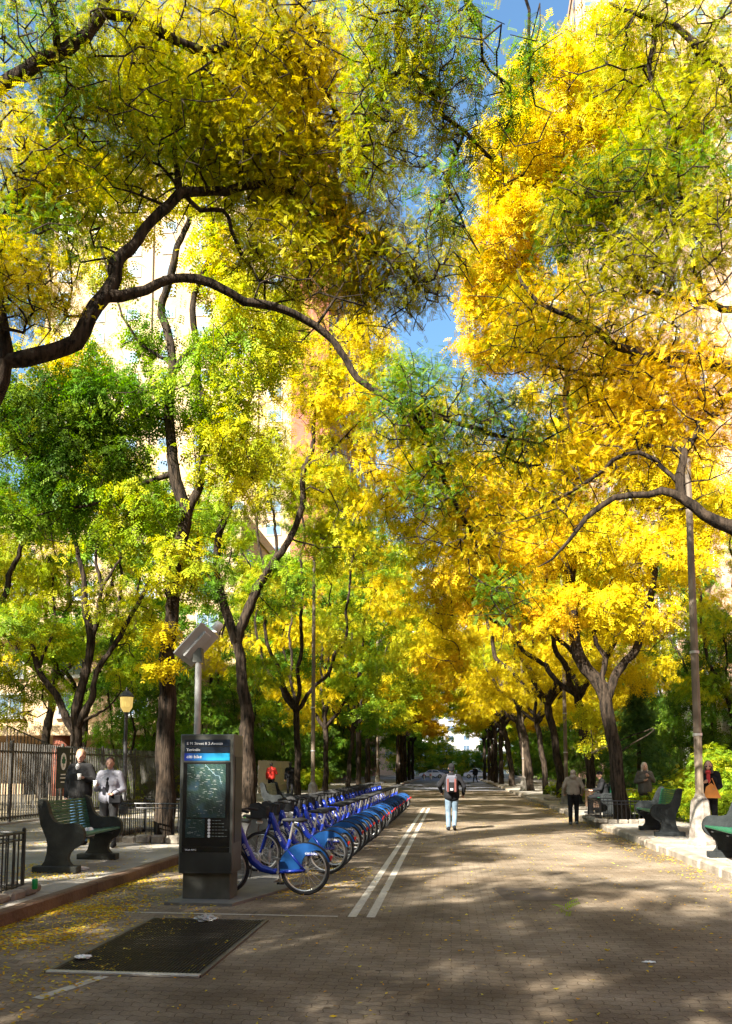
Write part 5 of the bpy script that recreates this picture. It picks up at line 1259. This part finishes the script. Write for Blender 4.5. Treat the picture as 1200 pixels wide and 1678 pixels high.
# blue-green conifer
p = P(1048, 1259, 31); cx = p.x
root = empty('conifer', (cx, 31, .28), 0, 'dark blue-green conifer behind the fur-coat woman', 'tree')
g = np.random.default_rng(4); T = []; D = []
for i in range(520):
    z = g.uniform(.3, 4.6) ; rr = (4.8 - z) * .36 * g.uniform(.55, 1.0) ; a = g.uniform(0, 6.28); T.append((rr * math.cos(a), rr * math.sin(a), z - rr * .15)); D.append((math.cos(a), math.sin(a), -.15))
mb = MB(); mb.tube([(0, 0, -.1), (0, 0, 4.8)], [.12, .02], 8); mb.build('trunk', BARK, root)
lm = leaves('crown', np.array(T), np.array(D), pal_cols('DG', len(T), g) * np.array([.9, 1.0, 2.2]), 'mid', 12, .22, 3, .8, .1)
o = bpy.data.objects.new('crown', lm); C.objects.link(o); o.parent = root
# brick planters
for i, (u, Y, w_, lb) in enumerate([(1020, 30, 2.6, 'low sunlit brick planter wall behind the iron tree guard'), (1085, 33, 2.0, 'low brick planter wall behind the fur-coat woman')]):
    p = P(u, 1259, Y); r_ = empty('planter', (p.x, Y, .28), 0, lb, 'planter'); mb = MB(); mb.box((0, 0, .3), (w_, .9, .6)); mb.build('wall', PINKB, r_); mb = MB(); mb.box((0, 0, .63), (w_ + .1, 1.0, .06), bev=.01); mb.build('coping', CONC, r_)
# ------------------------------------------------------------------ people
def remeshed(mb, name, voxel, m, parent, smooth=4):
    me = mb.mesh(name + '_raw'); o = bpy.data.objects.new(name, me); C.objects.link(o)
    r = o.modifiers.new('r', 'REMESH'); r.mode = 'VOXEL'; r.voxel_size = voxel; r.use_smooth_shade = True
    s = o.modifiers.new('s', 'SMOOTH'); s.iterations = smooth; s.factor = .5
    dg = bpy.context.evaluated_depsgraph_get(); dg.update()
    nm = bpy.data.meshes.new_from_object(o.evaluated_get(dg)); bpy.data.objects.remove(o)
    nm.name = name; nm.materials.clear()
    for q in (m if isinstance(m, (list, tuple)) else [m]): nm.materials.append(q)
    return nm
def link(me, name, parent):
    o = bpy.data.objects.new(name, me); C.objects.link(o); o.parent = parent; return o
def cap(mb, a, b, ra, rb, n=12):
    a = Vector(a); b = Vector(b); d = (b - a); L = d.length; d.normalize()
    pts = []; rs = []
    for i in range(4): t = math.pi / 2 * (1 - i / 4); pts.append(a - d * ra * math.sin(t)); rs.append(max(.002, ra * math.cos(t)))
    pts.append(a); rs.append(ra); pts.append(b); rs.append(rb)
    for i in range(1, 5): t = math.pi / 2 * i / 4; pts.append(b + d * rb * math.sin(t)); rs.append(max(.002, rb * math.cos(t)))
    mb.tube(pts, rs, n)
SKIN = mat('skin', (.40, .22, .15), .5, scale=8); HAIRB = mat('hair_brown', (.05, .025, .015), .6, scale=40, stretch=(1, 1, .2)); HAIRK = mat('hair_black', (.012, .01, .01), .5, scale=40)
EYEM = mat('eye_dark', (.02, .015, .012), .2); LIPM = mat('lips', (.32, .10, .09), .5)
DEF = dict(pelvis=(0, 0, .96), chest=(0, 0, 1.28), neck=(0, .0, 1.47), head=(0, .02, 1.635),
           shL=(-.18, 0, 1.42), shR=(.18, 0, 1.42), elL=(-.25, -.02, 1.14), elR=(.25, -.02, 1.14), wrL=(-.26, .08, .90), wrR=(.26, .08, .90),
           hpL=(-.09, 0, .93), hpR=(.09, 0, .93), knL=(-.10, .03, .50), knR=(.10, .03, .50), anL=(-.10, -.02, .08), anR=(.10, -.02, .08))
def person(label, loc, rz, pose=None, H=1.75, top=None, legs=None, hairm=None, hair='short', shoes=None, topm=None, legm=None, voxel=.014, slim=1.0, hem=.86, collar=True, hood=False, open_front=None, skin=None, hands_curl=.6, longhair=False, footrot=(0, 0), bulk=1.0):
    """local: faces +y; x to its right"""
    J = {k: Vector(v) for k, v in DEF.items()}
    for k, v in (pose or {}).items():
        if k in DEF: J[k] = Vector(v)
    S = H / 1.75; root = empty('person', loc, rz, label, 'person'); sk = skin or SKIN
    b = MB()
    # torso, neck, head
    cap(b, J['pelvis'] + Vector((-.07, 0, 0)), J['pelvis'] + Vector((.07, 0, 0)), .115 * slim, .115 * slim)
    cap(b, J['pelvis'], J['chest'], .12 * slim, .14 * slim)
    b.ell(J['chest'], (.17 * slim, .115, .17)); cap(b, J['shL'] * .9 + J['neck'] * .1, J['shR'] * .9 + J['neck'] * .1, .06, .06)
    cap(b, J['neck'] - Vector((0, 0, .06)), J['head'] - Vector((0, .01, .05)), .058, .052)
    hd = J['head']; yaw = pose.get('headyaw', 0) if pose else 0; pit = pose.get('headpitch', 0) if pose else 0
    HM = Matrix.Rotation(yaw, 3, 'Z') @ Matrix.Rotation(-pit, 3, 'X')
    h = lambda x, y, z: hd + HM @ Vector((x, y, z))
    b.ell(h(0, 0, .02), (.076, .095, .105), 16, 12, HM); b.ell(h(0, .03, -.05), (.055, .062, .062), 12, 8, HM)
    b.ell(h(0, .098, -.012), (.014, .022, .022), 8, 6, HM); b.ell(h(0, .088, -.04), (.022, .012, .010), 8, 6, HM)
    for s in (-1, 1): b.ell(h(s * .078, 0, 0), (.012, .022, .032), 8, 6, HM)
    for L in 'LR':
        s = -1 if L == 'L' else 1
        cap(b, J['sh' + L], J['el' + L], .052, .038); cap(b, J['el' + L], J['wr' + L], .038, .026)
        cap(b, J['hp' + L], J['kn' + L], .088 * slim, .056); cap(b, J['kn' + L], J['an' + L], .056, .038)
        fr = footrot[0 if L == 'L' else 1]; f = Vector((s * .03, .15 * math.cos(fr), -.045 + .15 * math.sin(fr)))
        cap(b, J['an' + L] + Vector((0, -.03, -.03)), J['an' + L] + f, .038, .03)
        d = (J['wr' + L] - J['el' + L]).normalized(); side = Vector((-s, .2, 0)); side = (side - d * side.dot(d)).normalized(); nrm = d.cross(side)
        w0 = J['wr' + L]; cap(b, w0, w0 + d * .065 + side * .012, .024, .026, 8); cap(b, w0 + d * .02 - nrm * 0, w0 + d * .07 - side * .014, .022, .024, 8)
    me = remeshed(b, 'body', voxel, [sk, EYEM, LIPM], root)
    # fingers, thumb, eyes and mouth join the same mesh
    e = MB(); e.smooth = True; e.cur = 0
    for L in 'LR':
        s = -1 if L == 'L' else 1
        d = (J['wr' + L] - J['el' + L]).normalized(); side = Vector((-s, .2, 0)); side = (side - d * side.dot(d)).normalized(); nrm = d.cross(side) * s
        w0 = J['wr' + L]
        for k, (o_, ln) in enumerate(((.026, .070), (.009, .078), (-.009, .072), (-.026, .056))):
            a = w0 + d * .075 + side * o_; c = hands_curl
            m1 = a + (d * math.cos(c * .5) + nrm * math.sin(c * .5)) * ln * .45; m2 = m1 + (d * math.cos(c * 1.2) + nrm * math.sin(c * 1.2)) * ln * .33; m3 = m2 + (d * math.cos(c * 2) + nrm * math.sin(c * 2)) * ln * .25
            e.tube([a - d * .02, a, m1, m2, m3], [.009, .0095, .0085, .008, .006], 6)
        a = w0 + d * .02 + side * .024; e.tube([a - side * .01, a + side * .018 + d * .02, a + side * .03 + d * .05 + nrm * .01, a + side * .026 + d * .07 + nrm * .02], [.012, .0115, .010, .007], 6)
    e.cur = 1
    for s in (-1, 1): e.ell(h(s * .030, .083, .012), (.012, .008, .007), 8, 6, HM)
    e.cur = 2; e.ell(h(0, .0925, -.042), (.024, .010, .006), 10, 6, HM)
    bm = bmesh.new(); bm.from_mesh(me); em = e.mesh('e'); bm.from_mesh(em); bm.to_mesh(me); bm.free(); bpy.data.meshes.remove(em)
    body = link(me, 'body', root)
    # trousers
    t = MB()
    cap(t, J['pelvis'] + Vector((-.07, 0, .0)), J['pelvis'] + Vector((.07, 0, .0)), .135 * slim, .135 * slim)
    cap(t, J['pelvis'], J['pelvis'].lerp(J['chest'], .35), .13 * slim, .13 * slim)
    for L in 'LR':
        cap(t, J['hp' + L], J['kn' + L], .105 * slim, .073); cap(t, J['kn' + L], J['an' + L] + Vector((0, 0, .02)), .073, .062 if legs != 'slim' else .047)
    link(remeshed(t, 'trousers', voxel, legm, root, 3), 'trousers', root)
    # jacket / top
    j = MB(); B_ = bulk
    cap(j, J['chest'] + Vector((-.05, 0, -.02)), J['chest'] + Vector((.05, 0, -.02)), .150 * B_ * slim, .150 * B_ * slim)
    low = J['pelvis'] + Vector((0, 0, hem - .93))
    cap(j, J['chest'] + Vector((-.03, 0, 0)), low + Vector((-.06, 0, .06)), .14 * B_ * slim, .145 * B_ * slim); cap(j, J['chest'] + Vector((.03, 0, 0)), low + Vector((.06, 0, .06)), .14 * B_ * slim, .145 * B_ * slim)
    cap(j, J['shL'] * .92 + J['neck'] * .08, J['shR'] * .92 + J['neck'] * .08, .078 * B_, .078 * B_)
    if collar: cap(j, J['neck'] - Vector((0, 0, .03)), J['neck'] + Vector((0, -.01, .04)), .08, .072)
    if hood: j.ell(J['neck'] + Vector((0, -.07, .03)), (.12, .09, .09))
    for L in 'LR':
        cap(j, J['sh' + L], J['el' + L], .072 * B_, .060 * B_); cap(j, J['el' + L], J['wr' + L].lerp(J['el' + L], .06), .060 * B_, .044)
    link(remeshed(j, 'jacket', voxel, topm, root, 3), 'jacket', root)
    for L in 'LR':
        s = -1 if L == 'L' else 1; q = MB(); fr = footrot[0 if L == 'L' else 1]; a = J['an' + L]
        cap(q, a + Vector((0, -.035, -.035)), a + Vector((s * .03, .17 * math.cos(fr), -.045 + .17 * math.sin(fr))), .047, .038); q.ell(a + Vector((0, -.01, .0)), (.048, .06, .05))
        link(remeshed(q, 'shoe', .010, shoes or RUB, root, 2), 'shoe', root)
    if hair:
        q = MB(); rot = HM
        if hair == 'cap': q.ell(h(0, -.005, .058), (.088, .105, .088), 14, 10, rot)
        else:
            q.ell(h(0, -.018, .045), (.087, .096, .098), 14, 10, rot); q.ell(h(0, -.045, -.01), (.078, .062, .085), 12, 8, rot)
            if longhair:
                for s in (-1, 1): cap(q, h(s * .07, -.02, .03), h(s * .085, .015, -.17), .034, .03)
                cap(q, h(0, -.06, 0), h(0, -.08, -.2), .07, .05)
        link(remeshed(q, 'hat' if hair == 'cap' else 'hair', .011, hairm or HAIRB, root, 2), 'hat' if hair == 'cap' else 'hair', root)
    root.scale = (S, S, S)
    return root, J
BLK = mat('cloth_black', (.004, .004, .005), .9, scale=10, col2=(.011, .011, .013), spec=.2); JEAN = mat('jeans_blue', (.065, .10, .14), .85, scale=7, bump=.3, col2=(.13, .185, .24)); JEAND = mat('jeans_mid', (.05, .13, .26), .85, scale=7, col2=(.09, .2, .36))
GREYJ = mat('jacket_grey', (.010, .010, .011), .85, scale=6, col2=(.028, .027, .027), spec=.2); DENW = mat('denim_pale', (.17, .17, .21), .85, scale=9, col2=(.27, .27, .31)); HOODM = mat('hoodie_beige', (.14, .115, .09), .95, scale=9, col2=(.19, .16, .125))
REDJ = mat('jacket_red', (.50, .02, .01), .7, scale=8); OLJ = mat('coat_olive', (.03, .026, .02), .9, scale=9, col2=(.06, .052, .04)); SHW = mat('shoe_white', (.6, .6, .58), .6)
CUPW = mat('cup_white', (.75, .74, .70), .6)

# man walking away down the middle of the road
pm = G(741, 1361); mA, J = person('man walking away in a black jacket and pale jeans with a backpack', (pm.x, pm.y, 0), 0, dict(
    shL=(-.185, 0, 1.43), shR=(.185, 0, 1.43), elL=(-.33, -.06, 1.20), elR=(.33, -.03, 1.17), wrL=(-.27, .10, 1.02), wrR=(.31, .08, .95),
    knL=(-.10, .05, .50), anL=(-.09, -.02, .085), hpR=(.09, 0, .93), knR=(.085, .10, .51), anR=(.06, -.12, .13), head=(0, .03, 1.66), headpitch=-.1),
    1.79, legm=JEAN, topm=BLK, shoes=BLK, hairm=BLK, hem=.84, slim=1.0, bulk=1.08, hands_curl=1.2, footrot=(0, -.5))
def small(root, name, f, m):
    mb = MB(); f(mb); return mb.build(name, m, root)
BPG = mat('backpack_grey', (.06, .06, .08), .8, scale=20); BPM = mat('backpack_maroon', (.10, .025, .02), .8, scale=10)
bp = empty('backpack', mA.location, 0, 'grey and maroon backpack on the walking man', 'backpack')
small(bp, 'bag', lambda q: (q.box((0, -.255, 1.28), (.30, .17, .46), bev=.05)), BPG)
small(bp, 'side_panels', lambda q: [q.box((s * .10, -.345, 1.24), (.055, .022, .36), bev=.008) for s in (-1, 1)], BPM)
small(bp, 'front_pocket', lambda q: q.box((0, -.345, 1.20), (.14, .03, .25), bev=.01), BLK)
small(bp, 'patch', lambda q: q.box((0.0, -.364, 1.135), (.07, .006, .05)), mat('patch_white', (.6, .6, .6)))
small(bp, 'straps', lambda q: [q.tube([(s * .10, -.18, 1.45), (s * .11, -.08, 1.53), (s * .12, .10, 1.46), (s * .12, .165, 1.30), (s * .13, .06, 1.12), (s * .12, -.17, 1.08)], .016, 6) for s in (-1, 1)], BPG)
# grey hoodie man at the right kerb
pm = G(941, 1352); person('man with grey hair walking away in a beige-grey hoodie and black trousers', (pm.x, pm.y, 0), R(-8), dict(
    elL=(-.29, -.03, 1.17), elR=(.29, -.03, 1.17), wrL=(-.27, .14, .98), wrR=(.27, .14, .98), knR=(.09, .1, .52), anR=(.08, -.08, .11), head=(0, .07, 1.60), neck=(0, .03, 1.46), headpitch=-.3),
    1.68, legm=BLK, topm=HOODM, shoes=mat('shoe_dark', (.05, .05, .05)), hairm=mat('hair_grey', (.16, .13, .11), .8, scale=30), hem=.92, slim=.98, bulk=1.05, hood=True)
# couple behind the bench
def ground_at(u, Y): p = P(u, 1259, Y); return (p.x, Y, walk_z(p.x))
lm_ = ground_at(133, 15.0); mC, J = person('smiling man in a grey and black jacket and blue jeans holding a cup', lm_, math.pi - .15, dict(
    elL=(-.30, -.04, 1.16), wrL=(-.20, .17, 1.23), elR=(.29, -.03, 1.13), wrR=(.28, .04, .88), headyaw=.35, headpitch=.1), 1.86, legm=JEAND, topm=GREYJ, shoes=BLK, hairm=mat('hair_sandy', (.28, .16, .09), .7, scale=30), hem=.88, bulk=1.12, slim=1.08, voxel=.011, skin=mat('skin_fair', (.50, .29, .21), .5, scale=8))
lw_ = ground_at(181, 14.7); mW, J2 = person('dark-haired woman in a pale denim jacket holding a paper cup and a handbag', lw_, math.pi + .1, dict(
    elR=(.27, -.02, 1.13), wrR=(.20, .20, 1.20), elL=(-.27, -.02, 1.13), wrL=(-.14, .17, 1.05), headyaw=.2), 1.72, legm=mat('trousers_black', (.018, .018, .02), .8), topm=DENW, shoes=BLK, hairm=mat('hair_darkred', (.045, .012, .012), .6, scale=30), hem=.88, bulk=1.05, voxel=.011, legs='slim')
small(mW, 'shirt', lambda q: q.ell((0, .125, 1.20), (.05, .035, .17)), BLK)
small(mC, 'shirt', lambda q: q.ell((0, .10, 1.43), (.04, .045, .07)), mat('shirt_white', (.5, .5, .5), .8))
def cup(root, p_, lab):
    S = root.scale[0]; q = Matrix.Rotation(root.rotation_euler.z, 3, 'Z') @ (Vector(p_) * S) + root.location
    c = empty('paper_cup', q, 0, lab, 'cup'); mb = MB(); mb.smooth = True; mb.lathe([(.028, -.05), (.038, .05)], n=14); mb.build('cup_body', CUPW, c); mb = MB(); mb.lathe([(.041, .05), (.041, .058), (.034, .068)], n=14); mb.build('lid', CUPW, c)
cup(mC, (-.17, .29, 1.25), 'white paper cup held by the man in the grey jacket')
cup(mW, (.18, .31, 1.24), 'white paper cup held out by the woman in pale denim')
S = mW.scale[0]; hbq = Matrix.Rotation(mW.rotation_euler.z, 3, 'Z') @ (Vector((-.17, .13, .98)) * S) + mW.location
hb = empty('handbag', hbq, mW.rotation_euler.z, 'dark handbag at the hip of the woman in pale denim', 'bag')
mb = MB(); mb.box((0, .03, -.04), (.24, .08, .16), bev=.02); mb.build('bag', BLK, hb); mb = MB(); mb.tube([(-.1, .03, .04), (-.06, .03, .12), (0, .02, .15), (.06, .03, .12), (.1, .03, .04)], .008, 6); mb.build('strap', BLK, hb)
# woman with the orange bag at right
wr = ground_at(1161, 19.0); mO, _ = person('woman with long dark hair, red scarf and sunglasses looking down at her phone', wr, math.pi - .35, dict(
    elR=(.24, -.02, 1.14), wrR=(.10, .22, 1.22), elL=(-.24, -.02, 1.14), wrL=(-.16, .18, 1.08), knR=(.07, .08, .50), anR=(.02, .0, .09), anL=(-.14, -.05, .08), headpitch=-.35, head=(0, .05, 1.62)), 1.70, legm=BLK, topm=BLK, shoes=BLK, hairm=HAIRB, longhair=True, legs='slim', hem=.84, bulk=1.08, slim=.95)
small(mO, 'scarf', lambda q: (q.ell((0, .05, 1.475), (.10, .10, .05)), q.box((.0, .155, 1.33), (.08, .03, .22), bev=.012)), mat('scarf_red', (.45, .03, .03), .9))
small(mO, 'sunglasses', lambda q: [q.ell((s * .032, .135, 1.605), (.026, .012, .018)) for s in (-1, 1)], BLK)
q = Matrix.Rotation(mO.rotation_euler.z, 3, 'Z') @ (Vector((-.06, .25, 1.02)) * mO.scale[0]) + mO.location
ob = empty('orange_bag', q, mO.rotation_euler.z, 'orange shoulder bag hanging in front of the woman with the phone', 'bag')
mb = MB(); mb.prism([(-.20, -.15), (.17, -.15), (.11, .10), (.0, .19), (-.10, .10)], -.05, .05); mb.build('bag', mat('bag_orange', (.55, .19, .03), .6, scale=6), ob); mb = MB(); mb.tube([(-.09, 0, .1), (-.02, -.02, .3), (.05, 0, .17)], .01, 6); mb.build('strap', mat('bag_orange', (.55, .19, .03)), ob)
# woman in fur-trimmed coat
wf = ground_at(1056, 24.5); mF, _ = person('woman with pale curly hair in a dark fur-trimmed coat drinking', wf, math.pi + .1, dict(elL=(-.28, .0, 1.18), wrL=(-.08, .16, 1.33), elR=(.28, 0, 1.16), wrR=(.10, .18, 1.20)), 1.68, legm=BLK, topm=OLJ, shoes=BLK, hairm=mat('hair_fair', (.30, .24, .18), .8, scale=30), longhair=True, hem=.80, bulk=1.12)
# red jacket and companion, far left pavement
rj = ground_at(445, 42); person('person seen from behind in a bright red jacket and black trousers', rj, .1, dict(elR=(.28, .05, 1.18), wrR=(.12, .2, 1.2)), 1.74, legm=BLK, topm=REDJ, hairm=HAIRK, hem=.9, bulk=1.15)
rj = ground_at(476, 40.5); person('person in black with a dark backpack standing beside the red jacket', rj, .3, None, 1.78, legm=BLK, topm=BLK, hairm=HAIRK, hem=.88, bulk=1.1)
# seated figure on the farther bench
sx_ = (5.12, 27.7, .17); person('dark-clothed person seated on the farther right bench', sx_, math.pi / 2, dict(pelvis=(0, -.1, .62), chest=(0, -.06, .95), neck=(0, -.0, 1.13), head=(0, .04, 1.29), shL=(-.18, -.03, 1.08), shR=(.18, -.03, 1.08), elL=(-.24, .06, .83), elR=(.24, .06, .83), wrL=(-.12, .28, .78), wrR=(.12, .28, .78), hpL=(-.09, -.08, .60), hpR=(.09, -.08, .60), knL=(-.11, .34, .56), knR=(.11, .34, .56), anL=(-.11, .36, .08), anR=(.11, .36, .08)), 1.75, legm=BLK, topm=BLK, hairm=BLK, hair='cap', hem=.88)
# silhouette by the far car
fs = P(779, 1259, 96); person('far dark silhouette of a person walking before the parked car', (fs.x, 96, 0), .2, dict(anL=(-.2, .1, .08), anR=(.2, -.1, .08), knL=(-.15, .1, .5)), 1.9, legm=BLK, topm=BLK, hairm=HAIRK, bulk=1.2)

# ------------------------------------------------------------------ far car and street ends
def car(label, loc, rz, paint):
    root = empty('parked_car', loc, rz, label, 'car')
    prof = [(-2.2, .35), (-2.22, .75), (-2.05, .92), (-1.5, .98), (-.95, 1.38), (-.3, 1.47), (.45, 1.42), (1.15, 1.0), (1.9, .88), (2.2, .68), (2.22, .35)]
    mb = MB(); mb.prism(prof, -.85, .85); mb.build('body', paint, root)
    for s in (-1, 1):
        g_ = MB(); g_.prism([(-1.35, 1.0), (-.88, 1.33), (-.1, 1.40), (-.1, 1.0)], s * .852, s * .862); g_.prism([(0, 1.0), (0, 1.40), (.4, 1.36), (1.0, 1.0)], s * .852, s * .862); g_.build('side_window', GLASSW, root)
        for x in (-1.35, 1.35):
            w_ = MB(); w_.lathe([(.33, -.1), (.35, -.06), (.35, .06), (.33, .1)], (x, s * .80, .34), 18, 'Y'); t_ = w_.build('wheel', RUB, root)
            r_ = MB(); r_.lathe([(.20, -.112), (.20, .112)], (x, s * .80, .34), 12, 'Y'); r_.build('rim', CHR, t_)
        l_ = MB(); l_.box((2.16, s * .6, .66), (.12, .35, .14), bev=.02); l_.build('headlight', SILV, root)
    return root
CARW = mat('car_white', (.62, .66, .74), .25, .1)
c_ = P(781, 1259, 136); car('white car parked across the far end of the road', (c_.x, 136, 0), 0, CARW)
c_ = P(708, 1259, 137); car('white van-like car partly hidden at the left of the far avenue', (c_.x, 137, 0), math.pi, CARW)
c_ = P(726, 1259, 141); car('dark car beyond the walking man on the far avenue', (c_.x, 141, 0), 0, mat('car_dark', (.04, .045, .06), .25))
for i, x in enumerate((-4.0, -3.0)):
    r_ = empty('bollard', (x, 121, 0), 0, ['left one of two white bollards at the far road end', 'right one of two white bollards at the far road end'][i], 'bollard'); mb = MB(); mb.lathe([(.16, 0), (.16, .9), (.10, 1.02)], n=12); mb.build('post', WHITEW, r_); mb = MB(); mb.lathe([(.165, .6), (.165, .75)], n=12); mb.build('band', REDL, r_)
